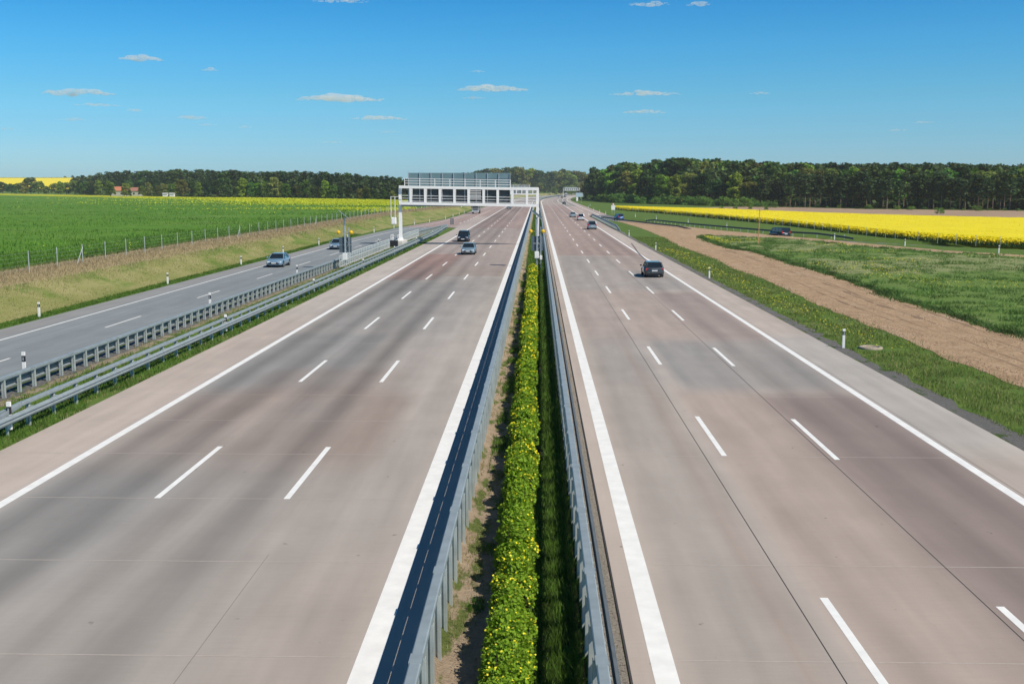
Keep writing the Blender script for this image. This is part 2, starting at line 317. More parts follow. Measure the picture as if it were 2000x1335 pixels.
# ------------------------------------------------------------------ roads
def rc(a): return np.array(a, float)
WARM = np.array((.965, .92, .885))
PINK, BEIGE, GREY, BLUE, BROWN, RED, PURP = rc((.47, .405, .36)), rc((.44, .405, .375)), rc((.33, .325, .31)), rc((.25, .265, .27)), rc((.34, .265, .225)), rc((.33, .225, .20)), rc((.235, .185, .175))
def mixc(c, d, f): f = np.clip(f, 0, 1)[..., None]; return c * (1 - f) + d * f
def blob(X, Y, x0, x1, y0, y1, ex=.5, ey=2.0):
    return sm((X - x0) / ex + .5) * sm((x1 - X) / ex + .5) * sm((Y - y0) / ey + .5) * sm((y1 - Y) / ey + .5)
def tracks(X, lanes):
    d = 0
    for c, s in lanes: d = d + s * (np.exp(-((X - c - .95) / .55) ** 2) + np.exp(-((X - c + .95) / .55) ** 2) + .35 * np.exp(-((X - c) / 1.4) ** 2))
    return d
def col_left(X, Y):
    j = .5 * (vnoise(X * .5, Y * .03, 1) - .5)
    c = np.broadcast_to(BEIGE, X.shape + (3,)).copy()
    c = mixc(c, PINK, .7 * blob(X, Y, -30, -14.3, -50, 70, .3, 10)); c = mixc(c, PINK, .4 * blob(X, Y, -5.5, -2, 0, 24, 2, 6))
    c = mixc(c, GREY, .75 * blob(X, Y, -14.3, -10.6, -50, 3000, 1.0)); c = mixc(c, GREY, .45 * blob(X, Y, -10.6, -6.8, -50, 3000, 1.2)); c = mixc(c, GREY, .12 + .25 * blob(X, Y, -6.8, -3.2, 55, 3000, 1.2, 20))
    c = mixc(c, BLUE, .55 * blob(X, Y, -14.2, -8.5, 43.5, 62, .8, 3) + .5 * blob(X, Y, -14, -10, 22, 32, 1.2, 6) + .35 * blob(X, Y, -13, -5, 62, 98, 2, 10))
    c = mixc(c, BROWN, .5 * blob(X, Y, -14.2, -5.0, 32, 44, 1.5, 5) * (.6 + .8 * vnoise(X * .35 + 9, Y * .12, 3)) + .35 * blob(X, Y, -12, -6, 43, 50, 2, 3))
    c = mixc(c, BROWN, .5 * blob(X, Y, -14.3, -3.3, 104.5, 118, .4, 1.2)); c = mixc(c, RED, .6 * blob(X, Y, -14.3, -9.5, 100, 140, .8, 3) + .30 * blob(X, Y, -14.2, -3, 118, 232, .6, 6))
    c = mixc(c, RED, .62 * blob(X, Y, -40, -3.0, 232, 3000, .6, 1.5) * (.8 + .3 * vnoise(X * .4, Y * .01, 5)) - .0)
    c = mixc(c, BEIGE, .7 * blob(X, Y, -18.2, -14.5, 232, 330, .6, 6))
    c = mixc(c, GREY * 1.1, .75 * blob(X, Y, -40, 0, 620, 5000, 1, 30))
    d = tracks(X, ((-12.3, .30), (-8.55, .26), (-4.9, .10))) * (.5 + .8 * vnoise(X * .15, Y * .02, 7)) + j * .4
    return WARM * c * (1 - np.clip(d, -.1, .5))[..., None]
def col_right(X, Y):
    j = .5 * (vnoise(X * .5, Y * .03, 11) - .5)
    c = np.broadcast_to(PINK * .97, X.shape + (3,)).copy()
    c = mixc(c, GREY * 1.25, .55 * blob(X, Y, 13.1, 30, 34, 62, .3, 5) + .25)
    c = mixc(c, GREY, .35 * blob(X, Y, 2.6, 5.6, -50, 3000, .6)); c = mixc(c, BROWN, .38 * blob(X, Y, 5.8, 9.2, -50, 45, .8, 5))
    c = mixc(c, PURP, .68 * blob(X, Y, 9.0, 13.0, -50, 44, .7, 3)); c = mixc(c, BLUE, .62 * blob(X, Y, 6.2, 13.0, 45, 60, .8, 3) * (.6 + .6 * vnoise(X * .5, Y * .1, 14)) + .25 * blob(X, Y, 3, 6.5, 46, 62, 1, 5))
    c = mixc(c, PURP, .5 * blob(X, Y, 9.2, 13.0, 60, 88, .8, 4)); c = mixc(c, RED, .22 * blob(X, Y, 2.6, 9.2, 60, 90, 1, 6))
    c = mixc(c, BLUE, .5 * blob(X, Y, 8.8, 13.0, 90, 112, .8, 4) + .3 * blob(X, Y, 2.6, 8.8, 90, 136, 1, 5)); c = mixc(c, RED, .5 * blob(X, Y, 2.5, 13.1, 137, 3000, .5, 1.5) + .25 * blob(X, Y, 9, 13.1, 112, 137, 1, 8))
    c = mixc(c, RED, .3 * blob(X, Y, 13, 30, 240, 560, .4, 30))
    c = mixc(c, PINK * .9, .5 * np.exp(-((X - 5.0) / .22) ** 2) * blob(X, Y, 0, 30, -50, 50, 1, 8)); c = mixc(c, BROWN, .35 * np.exp(-((X - 4.65) / .18) ** 2) * blob(X, Y, 0, 30, -50, 60, 1, 8))
    c = mixc(c, BEIGE * .95, .8 * blob(X, Y, 0, 40, 560, 5000, 1, 8)); c = mixc(c, GREY * .75, .8 * blob(X, Y, 13.2, 19, 520, 900, .6, 30))
    d = tracks(X, ((4.0, .08), (7.5, .15), (11.2, .20))) * (.5 + .8 * vnoise(X * .15, Y * .02, 17)) + j * .3
    return WARM * c * (1 - np.clip(d, -.1, .5))[..., None]
def col_asph(X, Y):
    c = np.broadcast_to(rc((.235, .255, .262)), X.shape + (3,)).copy(); c = c * (.94 + .12 * vnoise(X * .6, Y * .03, 21))[..., None]
    c = mixc(c, rc((.27, .26, .25)), .8 * sm((-29.9 - X) / .3)); c = c * (1 - .12 * tracks(X, ((-27.9, .6), (-24.3, .6))))[..., None]
    return mixc(c, RED * 1.15, .8 * sm((Y - 236) / 4))
def deck(name, x0, x1, Y0, Y1, colf, z=0.0, nx=40):
    """x0, x1: functions of Y"""
    yy = np.concatenate([np.arange(Y0, min(Y1, 140), .8), np.arange(max(Y0, 140), min(Y1, 300), 1.5), np.arange(max(Y0, 300), min(Y1, 3000), 6), [Y1]])
    a = np.array([x0(y) for y in yy]); b = np.array([x1(y) for y in yy]); u = np.linspace(0, 1, nx)
    X = a[:, None] + (b - a)[:, None] * u; Y = np.repeat(yy[:, None], nx, 1); Z = np.full(X.shape, z) + hill(X, Y) * (Y > 1300)
    me = grid_mesh(name, X + off(Y), Y, Z); c = colf(X, Y); ca = me.color_attributes.new('Col', 'FLOAT_COLOR', 'POINT')
    ca.data.foreach_set('color', np.concatenate([c, np.ones(c.shape[:2] + (1,))], -1).astype(np.float32).ravel())
    return tag(link(name, me, M_road), kind='structure')
def le(Y): return np.interp(Y, [0, 205, 234, 236, 290, 330, 5000], [-17.2, -17.2, -17.25, -19.6, -21.3, -24.4, -24.4])
deck('road', lambda y: float(le(y)), lambda y: -2.2, -25, 1550, col_left, 0, 56)
def re_(Y): return np.interp(Y, [0, 336, 350, 5000], [15.6, 15.6, 22.4, 22.4])
deck('road', lambda y: 1.62, lambda y: float(re_(y)), -25, 1550, col_right, 0, 56)
AE = lambda y: float(np.interp(y, [0, 170, 230, 300, 5000], [-32.0, -32.0, -30.1, -24.9, -24.9]))
AI = lambda y: float(np.interp(y, [0, 190, 236, 290, 330], [-22.35, -22.35, -19.6, -21.3, -24.4]))
deck('slip_road', AE, AI, -25, 330, col_asph, -.004, 30)
# ramp
def ribbon_path(P, w, z):
    P = np.array(P); T = np.gradient(P, axis=0); T /= np.linalg.norm(T, axis=1)[:, None]; Nn = np.stack([-T[:, 1], T[:, 0]], 1); return P + Nn * w[0], P + Nn * w[1]
la, lb = ribbon_path(RP, (-2.9, 2.9), 0); zz = ramp_z(RP[:, 1]) - .015
u = np.linspace(0, 1, 8)[None, :, None]; PP = la[:, None] * (1 - u) + lb[:, None] * u
me = grid_mesh('ramp', PP[..., 0], PP[..., 1], np.repeat(zz[:, None], 8, 1)); c = np.broadcast_to(rc((.16, .165, .175)), PP.shape[:2] + (3,))
ca = me.color_attributes.new('Col', 'FLOAT_COLOR', 'POINT'); ca.data.foreach_set('color', np.concatenate([c, np.ones(c.shape[:2] + (1,))], -1).astype(np.float32).ravel())
tag(link('ramp_road', me, M_road), kind='structure')

# markings
mk = MB()
def line(mb, xf, w, Y0, Y1, z=.004, step=6):
    ys_ = [Y0]
    while ys_[-1] < Y1: ys_.append(min(Y1, ys_[-1] + (step if ys_[-1] > 100 or Y1 - Y0 < 10 else step)))
    v = []; 
    for y in ys_:
        x = (xf(y) if callable(xf) else xf) + float(off(y)); hz = float(hill(np.array(x), np.array(y))) if y > 1300 else 0
        v += [(x - w / 2, y, z + hz), (x + w / 2, y, z + hz)]
    mb.add(v, [(2 * i, 2 * i + 1, 2 * i + 3, 2 * i + 2) for i in range(len(ys_) - 1)])
line(mk, -2.99, .45, -20, 1500); line(mk, -14.25, .30, -20, 1500); line(mk, 2.24, .42, -20, 1500); line(mk, 13.06, .30, -20, 1500)
for k in range(-2, 80):
    y = 28.5 + 18 * k; line(mk, -10.31, .17, y, y + 6); line(mk, -6.77, .17, y, y + 6)
    y = 15.6 + 18 * k; line(mk, 5.9, .17, y, y + 6); line(mk, 9.32, .17, y - .4, y + 5.6)
edge = lambda y: float(np.interp(y, [0, 150, 205, 270, 350, 3000], [-29.75, -29.75, -28.6, -24.3, -21.9, -21.9]))
line(mk, edge, .16, -20, 1500, .006)
line(mk, lambda y: float(np.interp(y, [0, 190, 232], [-22.6, -22.6, -19.9])), .14, -20, 230, .006)
for k in range(-4, 10): y = 64.8 + 18 * k; line(mk, lambda y: float(np.interp(y, [0, 150, 205, 270], [-26.1, -26.1, -25.2, -21.8])), .13, y, y + 6, .006)
for k in range(0, 20): y = 262 + 12 * k; line(mk, lambda y: float(np.interp(y, [240, 290, 600], [-19.0, -18.3, -18.1])), .22, y, y + 6, .006)
for k in range(0, 20): y = 396 + 9 * k; line(mk, 16.4, .2, y, y + 6)
line(mk, 16.4, .25, 560, 1500); line(mk, lambda y: float(np.interp(y, [336, 352, 3000], [18.6, 19.6, 19.6])), .28, 348, 1500)
tag(mk.build('lane_markings', M_paint), kind='structure')
jt = MB(); line(jt, 5.28, .022, -20, 110, .003); line(jt, 9.07, .022, -20, 110, .003); line(jt, 1.63, .04, -20, 400, .003); line(jt, -6.15, .007, -20, 24, .003); line(jt, 13.35, .012, -20, 90, .003)
tag(jt.build('joint_lines', M_joint), kind='structure')
jl = MB()
for k in range(0, 16):
    y = 13.5 + 5 * k
    for a, b in ((-17.1, -3.3), (2.6, 15.5)):
        if (k < 6 and a < 0) or random.random() < .35: jl.add([(a, y, .003), (b * .9 if a < 0 else b - random.random() * 4, y - .0, .003), (b * .9 if a < 0 else b - random.random() * 4, y + .03, .003), (a, y + .03, .003)], [(0, 1, 2, 3)])
tag(jl.build('joint_lines', M_jointl), kind='structure')
# dark skid curve across the right edge line
sk = MB(); P = smooth_path([at(1233, 475), at(1240, 484), at(1246, 493), at(1255, 502), at(1262, 508)], .6); v = []
for i, p in enumerate(P): v += [(p[0] - .09, p[1], .008), (p[0] + .09, p[1], .008)]
sk.add(v, [(2 * i, 2 * i + 1, 2 * i + 3, 2 * i + 2) for i in range(len(P) - 1)]); tag(sk.build('skid_mark', mat('rubber', (.10, .085, .085), .8)), kind='structure')

# ------------------------------------------------------------------ ground sheets
def flat_poly(name, pts, m, z, jag=.25, step=1.5, seed=0, kind='structure', attrs=None):
    P = []; r = random.Random(seed)
    for i in range(len(pts)):
        a, b = np.array(pts[i]), np.array(pts[(i + 1) % len(pts)]); n = max(1, int(np.linalg.norm(b - a) / step))
        n = min(n, 120); T = (b - a) / (np.linalg.norm(b - a) + 1e-9); Nn = np.array([-T[1], T[0]])
        for k in range(n): P.append(tuple(a + (b - a) * k / n + Nn * (r.random() - .5) * 2 * jag))
    tri = tessellate_polygon([[Vector((x, y, 0)) for x, y in P]])
    me = bpy.data.meshes.new(name); me.from_pydata([(x, y, z) for x, y in P], [], [tuple(t) for t in tri]); me.update()
    import bmesh
    bm = bmesh.new(); bm.from_mesh(me); bmesh.ops.recalc_face_normals(bm, faces=bm.faces)
    for f in bm.faces:
        if f.normal.z < 0: f.normal_flip()
    bm.to_mesh(me); bm.free()
    return tag(link(name, me, m), kind=kind)
def strip(name, a, b, Y0, Y1, m, z, jag=.08, step=.8):
    yy = np.arange(Y0, Y1, step); yy = yy[(yy < 120) | (np.arange(len(yy)) % 6 == 0)]; r = np.random.default_rng(5)
    v = [];
    for y in yy:
        o_ = float(off(y)); v += [(a + o_ + (r.random() - .5) * 2 * jag, y, z), (b + o_ + (r.random() - .5) * 2 * jag, y, z)]
    return tag(MB().add(v, [(2 * i, 2 * i + 1, 2 * i + 3, 2 * i + 2) for i in range(len(yy) - 1)]).build(name, m), kind='structure')
strip('gravel', .98, 1.6, -20, 900, M_gravel, -.02, .01)
strip('gravel', -2.19, -2.0, -20, 900, M_gravel, -.02, .01)
strip('gravel', 15.62, 16.42, -20, 330, M_gravel_dark, -.022, .25)
strip('gravel', -22.3, -21.2, -20, 230, M_gravel_dark, -.022, .1)
# median bed, following the trough
yy = np.concatenate([np.arange(-20, 150, 1.), np.arange(150, 1200, 10.)]); xx = np.array([-1.9, -1.75, -1.45, -1.1, -.7, -.3, .1, .4, .7, .86])
Xm, Ym = np.meshgrid(xx, yy); me = grid_mesh('median_soil', Xm + off(Ym), Ym, terrain(Xm, Ym) + .012 + .03 * vnoise(Xm * 3, Ym * 1.5, 31)); tag(link('median_soil', me, M_medsoil), kind='structure')
xx = np.array([.0, .1, .4, .7, .87]); Xm, Ym = np.meshgrid(xx, yy); me = grid_mesh('median_soil', Xm + off(Ym), Ym, terrain(Xm, Ym) + .05 + .03 * vnoise(Xm * 3, Ym * 1.5, 31)); tag(link('median_soil', me, M_soilshade), kind='structure')  # extra sheet on the right half, barrier shade painted into its colour
soil_lo = SOIL_LO
soil_hi = [(1367, 461.7), (1390, 472), (1432, 484.8), (1474, 491), (1516, 503.7), (1558, 517.4), (1600, 527.8), (1696, 560), (1744, 579), (1799, 596), (1840, 606.8), (1899.8, 627), (1959.7, 648.7), (2000, 655), (2120, 690), (2300, 745)]
weed_top = [(1367, 461.7), (1390, 461.2), (1495, 466), (1580, 469.5), (1664, 480), (1748, 486.4), (1853, 493.7), (2000, 502), (2150, 512), (2300, 522)]
soil_top = [(1208, 431), (1300, 438), (1400, 449), (1500, 458), (1560, 463), (1620, 468), (1700, 476), (1850, 489), (2000, 498), (2150, 507), (2300, 516)]
A_ = lambda L: [at(x, y, 0) for x, y in L]
flat_poly('soil_track', A_(soil_lo) + A_(soil_hi)[::-1][:-1] + A_(weed_top) + A_(soil_top)[::-1], M_soil, -.012, .18, 1.2, 3)
# weed field as a displaced grid between its two edges
def lofted(name, top, bot, m, n=160, k=90, zf=None, z=0):
    def res(L, n):
        L = np.array(L, float); d = np.r_[0, np.cumsum(np.hypot(*np.diff(L, axis=0).T))]; t = np.linspace(0, 1, n) * d[-1]; return np.stack([np.interp(t, d, L[:, 0]), np.interp(t, d, L[:, 1])], 1)
    T, B = res(top, n), res(bot, n); u = np.linspace(0, 1, k)[:, None, None]; G = B[None] * (1 - u) + T[None] * u
    Z = (zf(G[..., 0], G[..., 1], u[..., 0] + 0 * G[..., 0]) if zf else 0) + z
    return grid_mesh(name, G[..., 0], G[..., 1], Z), G, u
wz = lambda X, Y, u: -.02 + np.minimum(1, 14 * np.minimum(u, 1 - u)) * .14 * vnoise(X * .6, Y * .6, 41) + .22 * vnoise(X * .22, Y * .22, 42) * np.minimum(1, 6 * np.minimum(u, 1 - u)) + .05 * vnoise(X * 2, Y * 2, 43)
me, G, u = lofted('weed_field', A_(weed_top), A_(soil_hi), M_weed, 240, 130, wz, .0)
pale = .75 * np.exp(-((vnoise(G[..., 0] * .06, G[..., 1] * .06, 44) - .75) / .25) ** 2) + .2; attr(me, 'pale', pale)
fl = .95 * np.clip(vnoise(G[..., 0] * .09, G[..., 1] * .07, 45) - .62, 0, 1) * 2.2 * (G[..., 1] > 75); attr(me, 'flower', fl - .1)
tag(link('weed_field', me, M_weed), kind='structure')
flat_poly('fallow_field', [(34, 455), (64, 402), (100, 300), (122, 277), (175, 222), (400, 130), (400, 330), (250, 390), (186, 418), (137, 450), (109, 500), (96, 512), (60, 470)], M_fallow, -.012, .6, 6, 4)
# left crop field on its plateau, yellow flowers in far patches
cl = np.linspace(-1700, 862, 330); far = np.interp(cl, [-1700, -200, 0, 400, 780, 862], [372.5, 376.5, 378.2, 386, 393, 399.0])
FX = np.array([at(a, b, 2.0) for a, b in zip(cl, far)]); NX = []
for a, q in zip(cl, FX):                          # where that sight line leaves the fence
    d = q / np.linalg.norm(q); t = 20.
    while d[0] * t > fencex(d[1] * t) - 2.2 and t < np.linalg.norm(q) - 2: t += .5
    NX.append(d * t)
NX = np.array(NX); u = (np.linspace(0, 1, 150) ** 1.9)[:, None, None]; G = NX[None] * (1 - u) + FX[None] * u
me = grid_mesh('crop_field', G[..., 0], G[..., 1], 2.06 + .28 * vnoise(G[..., 0] * .5, G[..., 1] * .5, 51) * np.minimum(1, u[..., 0] * 30) + .12 * vnoise(G[..., 0] * 2, G[..., 1] * 2, 52))
pxx = CX + F * (G[..., 0] * math.cos(PS) + G[..., 1] * math.sin(PS)) / (G[..., 1])   # bearing of each vertex
v_ = 6.3 * F / G[..., 1]; band = np.interp(G[..., 1], [90, 200, 330, 480, 620, 1300], [0, .12, .32, .36, .5, .9]); rightw = np.interp(G[..., 0] / G[..., 1], [-.6, -.45, -.3, -.2, -.1], [0, .1, .55, .9, 1.15])
st = .6 * vnoise(G[..., 0] * .010 + 5, G[..., 1] * .022, 53) + .4 * vnoise(G[..., 0] * .03, G[..., 1] * .08, 54)
fl = np.clip((st - .42) * 2.4, 0, 1) * rightw * np.interp(G[..., 1], [90, 130, 300], [.3, 1, 1]) * .5 + .0 * sm((u[..., 0] - np.interp(rightw, [0, 1], [.80, .62])) / .15) * np.ones_like(st)
vv = 6.3 * F / G[..., 1]; vf = (6.3 * F / FX[:, 1])[None, :]; fl = fl + 1.0 * sm((vf + 4.5 + 7 * rightw * st - vv) / 2.5)
attr(me, 'flower', np.clip(fl, 0, 1.0))
_w = np.clip(fl, 0, 1) ** 1.3 * (G[..., 1] < 700) * np.interp(G[..., 1], [170, 330], [.04, 1]); _w[:2] = 0; _w = (_w / _w.sum()).ravel(); FLP = G.reshape(-1, 2)[rng.choice(_w.size, 90000, p=_w)]; FLP = FLP + rng.normal(size=FLP.shape) * (np.array([.004, .012]) * FLP[:, 1:2])
tag(link('crop_field', me, M_crop), kind='structure')

# hill field of rape, far left
g = []; X_, Y_ = np.meshgrid(np.linspace(-1900, -790, 40), np.linspace(1750, 2650, 30)); X_ = X_ * (Y_ / 2250)
me = grid_mesh('rape_hill', X_, Y_, terrain(X_, Y_) + .8); tag(link('rapeseed_field', me, M_rapehill), kind='structure')

# ------------------------------------------------------------------ scattering helper: small blades / leaves as one mesh
def quads(P, D1, D2):                       # centres, half axes
    V = np.stack([P - D1 - D2, P + D1 - D2, P + D1 + D2, P - D1 + D2], 1).reshape(-1, 3); return V, np.arange(len(P) * 4).reshape(-1, 4)
def rand_quads(P, size, up=.5):
    n = len(P); a = rng.normal(size=(n, 3)); a[:, 2] += 0; nrm = rng.normal(size=(n, 3)); nrm[:, 2] = np.abs(nrm[:, 2]) + up; nrm /= np.linalg.norm(nrm, axis=1)[:, None]
    d1 = np.cross(nrm, a); d1 /= np.linalg.norm(d1, axis=1)[:, None]; d2 = np.cross(nrm, d1); s = np.asarray(size).reshape(-1, 1) * np.ones((n, 1)); return quads(P, d1 * s / 2, d2 * s / 2 * .8)
def blades(P, h, w, lean=.35):
    n = len(P); h = np.asarray(h) * np.ones(n); w = np.asarray(w) * np.ones(n); a = rng.random(n) * 2 * math.pi; d = np.stack([np.cos(a), np.sin(a), 0 * a], 1); l = rng.normal(size=(n, 3)) * lean; l[:, 2] = 1
    tip = P + l * h[:, None]; V = np.stack([P - d * w[:, None], P + d * w[:, None], tip], 1).reshape(-1, 3); return V, np.arange(n * 3).reshape(-1, 3)
def put(name, VF, m, parent=None, **k):
    return tag(link(name, npmesh(name, *VF), m, parent), **k)
def samp(n, x0, x1, y0, y1, p=1.6):         # denser near the camera
    u = rng.random(n); y = y0 * (y1 / y0) ** (u ** 1.0) if y0 > 0 else y0 + (y1 - y0) * u; x = x0 + (x1 - x0) * rng.random(n); return x, y
def grass(name, n, x0, x1, y0, y1, h, m, thr=None, seed=0, zf=terrain, sc=(1, 1), label=None):
    x, y = samp(n, x0, x1, y0, y1)
    if thr is not None: k = vnoise(x * sc[0], y * sc[1], 60 + seed) > thr; x, y = x[k], y[k]
    if x0 > 10:
        _l = np.array([at(a, b) for a, b in SOIL_LO]); _o = np.argsort(_l[:, 1]); k = (x < np.interp(y, _l[_o, 1], _l[_o, 0]) + .3 * rng.normal(size=len(x))) & (np.hypot(x - 17.6, y - 57) > .95); x, y = x[k], y[k]
    z = zf(x, y); P = np.stack([x, y, z], 1); hh = h * (.5 + rng.random(len(x))) ; w = .006 + y * .00022
    return put(name, blades(P, hh, w), m, kind='stuff', label=label)
grass('grass', 26000, -1.5, -.8, 11, 110, .16, M_blade, .52, 1, sc=(1.6, .55))
grass('grass', 9000, -1.75, -.8, 11, 90, .10, M_bladedry, .45, 2, sc=(2, .8))
grass('grass', 40000, -.1, .85, 11, 160, .24, M_blade, .12, 3, sc=(1, .4))
grass('grass', 60000, 16.35, 24, 26, 190, .13, M_bladev, .30, 4)
grass('grass', 26000, 16.3, 27, 26, 160, .12, M_bladedry, .48, 5, sc=(.5, .3))
grass('grass', 26000, 22, 34, 40, 190, .12, M_bladev, .3, 14)
grass('grass', 32000, -19.6, -17.25, 24, 200, .16, M_blade, .25, 6, sc=(.7, .5))
grass('grass', 16000, -20.8, -18.2, 28, 180, .16, M_blade, .45, 7, sc=(.9, .5))
grass('grass', 9000, -21.3, -17.2, 28, 150, .13, M_bladedry, .5, 8)
grass('grass', 20000, -33.3, -32.2, 50, 200, .13, M_blade, .2, 9)
grass('grass', 26000, -38.5, -33.2, 50, 230, .07, M_bladebank, .35, 12, sc=(.5, .2))
_g = np.ones(G.shape[:2]); _g[G[..., 1] > 520] = 0; _g = _g * np.hypot(G[..., 0], G[..., 1]) ** -.4; _g = (_g / _g.sum()).ravel(); GP = G.reshape(-1, 2)[rng.choice(_g.size, 110000, p=_g)]; GP = GP + rng.normal(size=GP.shape) * (np.array([.006, .02]) * GP[:, 1:2]); _k = (vnoise(GP[:, 0] * .05, GP[:, 1] * .09, 55) > .2 + .5 * rng.random(len(GP))) & (GP[:, 0] < fencex(GP[:, 1]) - 3); GP = GP[_k]
put('crop', blades(np.c_[GP, np.full(len(GP), 2.1)], .25 + .35 * rng.random(len(GP)), .03 + GP[:, 1] * .0003, .4), leafm('crop_blade', (.11, .23, .03), 0, .3, .4, .12), kind='stuff')
put('yellow_blossom', rand_quads(np.c_[FLP, 2.35 + .35 * rng.random(len(FLP))], .06 + FLP[:, 1] * .00055, .4), M_cropfl, kind='stuff')
x, y = samp(60000, 0, 1, 60, 420); x = fencex(y) + rng.normal(size=len(x)) * 1.2; P = np.stack([x, y, terrain(x, y)], 1); put('grass', blades(P, .08 + .24 * rng.random(len(x)), .008 + y * .00016), M_bladebrown, kind='stuff')
x, y = samp(34000, 0, 1, 60, 300); x = fencex(y) - 2.0 - 9 * rng.random(len(x)) ** 2; P = np.stack([x, y, terrain(x, y)], 1); put('grass', blades(P, .2 + .35 * rng.random(len(x)), .012 + y * .0002), M_blade, kind='stuff')
# dark clumps and tufts over the weed field
x = rng.random(30000) * 1; TB = np.array(A_(soil_hi)[:-2]); 
def weedpts(n):
    i = rng.random(n) ** .8; L = len(soil_hi) - 1; t = i * L; k = np.clip(t.astype(int), 0, L - 1); B = np.array(A_(soil_hi)); b = B[k] + (B[k + 1] - B[k]) * (t - k)[:, None]
    L2 = len(weed_top) - 1; t2 = i * L2; k2 = np.clip(t2.astype(int), 0, L2 - 1); T = np.array(A_(weed_top)); tt = T[k2] + (T[k2 + 1] - T[k2]) * (t2 - k2)[:, None]; u = rng.random(n)[:, None]; return b * (1 - u) + tt * u
Pw = weedpts(110000); k = vnoise(Pw[:, 0] * .8, Pw[:, 1] * .8, 71) > .35 + .3 * rng.random(len(Pw)); Pw = Pw[k]; put('weeds', blades(np.c_[Pw, np.full(len(Pw), .1)], .10 + .26 * rng.random(len(Pw)), .02 + Pw[:, 1] * .0002, .7), leafm('weed_blade', (.13, .225, .05), 0, .25, .5, .35), kind='stuff')
Pw = weedpts(9000); k = vnoise(Pw[:, 0] * .12, Pw[:, 1] * .12, 72) > .6; Pw = Pw[k]; VF = rand_quads(np.c_[Pw, .36 + .1 * rng.random(len(Pw))], .03 + Pw[:, 1] * .00035, 1.5); put('wildflowers', VF, M_flower, kind='stuff')
Bd = smooth_path(A_(soil_hi)[:-1], .25); Bd = Bd[rng.integers(0, len(Bd), 26000)]; Bd = Bd + rng.normal(size=Bd.shape) * .28 * (.4 + 1.6 * vnoise(Bd[:, 0] * .9, Bd[:, 1] * .9, 78))[:, None]
put('weeds', blades(np.c_[Bd, np.full(len(Bd), -.01)], .06 + .2 * rng.random(len(Bd)), .02 + Bd[:, 1] * .0002, .7), leafm('weed_dark', (.08, .15, .035), 0, .25, .5, .35), kind='stuff')
# soil clods
x = rng.random(9000); yv = 45 * (190 / 45) ** rng.random(9000); _k = vnoise(x * 9, yv * .25, 79) > .35 + .45 * rng.random(9000); x, yv = x[_k], yv[_k]; lo = np.array(A_(soil_lo)); hi = np.array(A_(soil_hi)); xl = np.interp(yv, lo[::-1, 1], lo[::-1, 0]); xh = np.interp(yv, hi[::-1, 1], hi[::-1, 0]); xc = xl + (xh - xl) * x ** 1.3
cm = MB()
for a, b in zip(xc, yv):
    s = random.uniform(.02, .10) ** 1.15; q = [(a + s * math.cos(t) * random.uniform(.6, 1.2), b + s * math.sin(t) * random.uniform(.6, 1.2), -.015) for t in (0, 1.3, 2.6, 3.9, 5.2)]; cm.add(q + [(a, b, s * .7)], [(i, (i + 1) % 5, 5) for i in range(5)])
tag(cm.build('soil_clods', mat('clod', (.33, .22, .14), .95, var=.35)), kind='stuff')
# tyre ruts along the soil
ru = MB()
for fr, w_ in ((.30, .10), (.42, .08), (.60, .22), (.66, .09), (.84, .10)):
    v = []
    for k, y in enumerate(np.arange(48, 150, .7)):
        a = np.interp(y, lo[::-1, 1], lo[::-1, 0]); b = np.interp(y, hi[::-1, 1], hi[::-1, 0]); x = a + (b - a) * fr + .12 * float(vnoise(y * .6, fr * 20, 74)); q = w_ * max(0, 2.2 * float(vnoise(y * .7, fr * 30, 75)) * float(vnoise(y * .13, fr * 30, 76)) - .1); v += [(x - q, y, -.006), (x + q, y, -.006)]
    ru.add(v, [(2 * i, 2 * i + 1, 2 * i + 3, 2 * i + 2) for i in range(len(v) // 2 - 1)])
tag(ru.build('tyre_ruts', mat('rut', (.21, .135, .08), .95, var=.3)), kind='structure')
# yellow verge flowers by the right shoulder
n = 2000; yv = 30 * (260 / 30) ** rng.random(n); k = vnoise(yv * .05, yv * 0, 73) + .8 * (np.abs(yv - 118) < 25) > .62; yv = yv[k]; xv = 17.2 + rng.normal(size=len(yv)) * .5 + np.abs(rng.normal(size=len(yv))) * .9
put('wildflowers', rand_quads(np.stack([xv, yv, .18 + .1 * rng.random(len(xv))], 1), .02 + yv * .0005, 1.5), M_flower, kind='stuff')

# rapeseed stand on the right: yellow canopy, green stems at the rim
front = [(31, 447), (36, 405), (43, 365), (55.6, 263), (61, 186), (70, 155), (92, 112), (130, 60)]; back = [(33, 452), (48, 425), (65, 397), (84, 331), (102, 294), (121, 272), (165, 222), (240, 150)]
rz_ = lambda X, Y, u: 1.15 + .06 * vnoise(X * .8, Y * .8, 81) + .12 * vnoise(X * .1, Y * .3, 82) - .4 * (np.minimum(u, 1 - u) < .004)
me, G, u = lofted('rape', back, front, None, 260, 120, rz_, 0); rape = link('rapeseed_field', me, M_rape); tag(rape, kind='stuff')
fp = smooth_path(front, 1.0); nrm = len(fp); idx = rng.integers(0, nrm - 1, 50000); tt = rng.random(50000)[:, None]; P = fp[idx] * (1 - tt) + fp[idx + 1] * tt; P = P + rng.normal(size=P.shape) * np.array([.5, .5]) + np.array([.3, .3])
zc = .22 + 1.02 * rng.random(len(P)); put('rape_blossom', rand_quads(np.c_[P, zc], .10 + .12 * rng.random(len(P)), .6), M_rape, rape, kind='stuff')
idx = rng.integers(0, nrm - 1, 26000); P = fp[idx] + (fp[idx + 1] - fp[idx]) * rng.random(26000)[:, None] + rng.normal(size=(26000, 2)) * .45; put('rape_stems', blades(np.c_[P, np.zeros(len(P))],   .55 + .3 * rng.random(len(P)), .05, .1), M_rapestem, rape, kind='stuff')
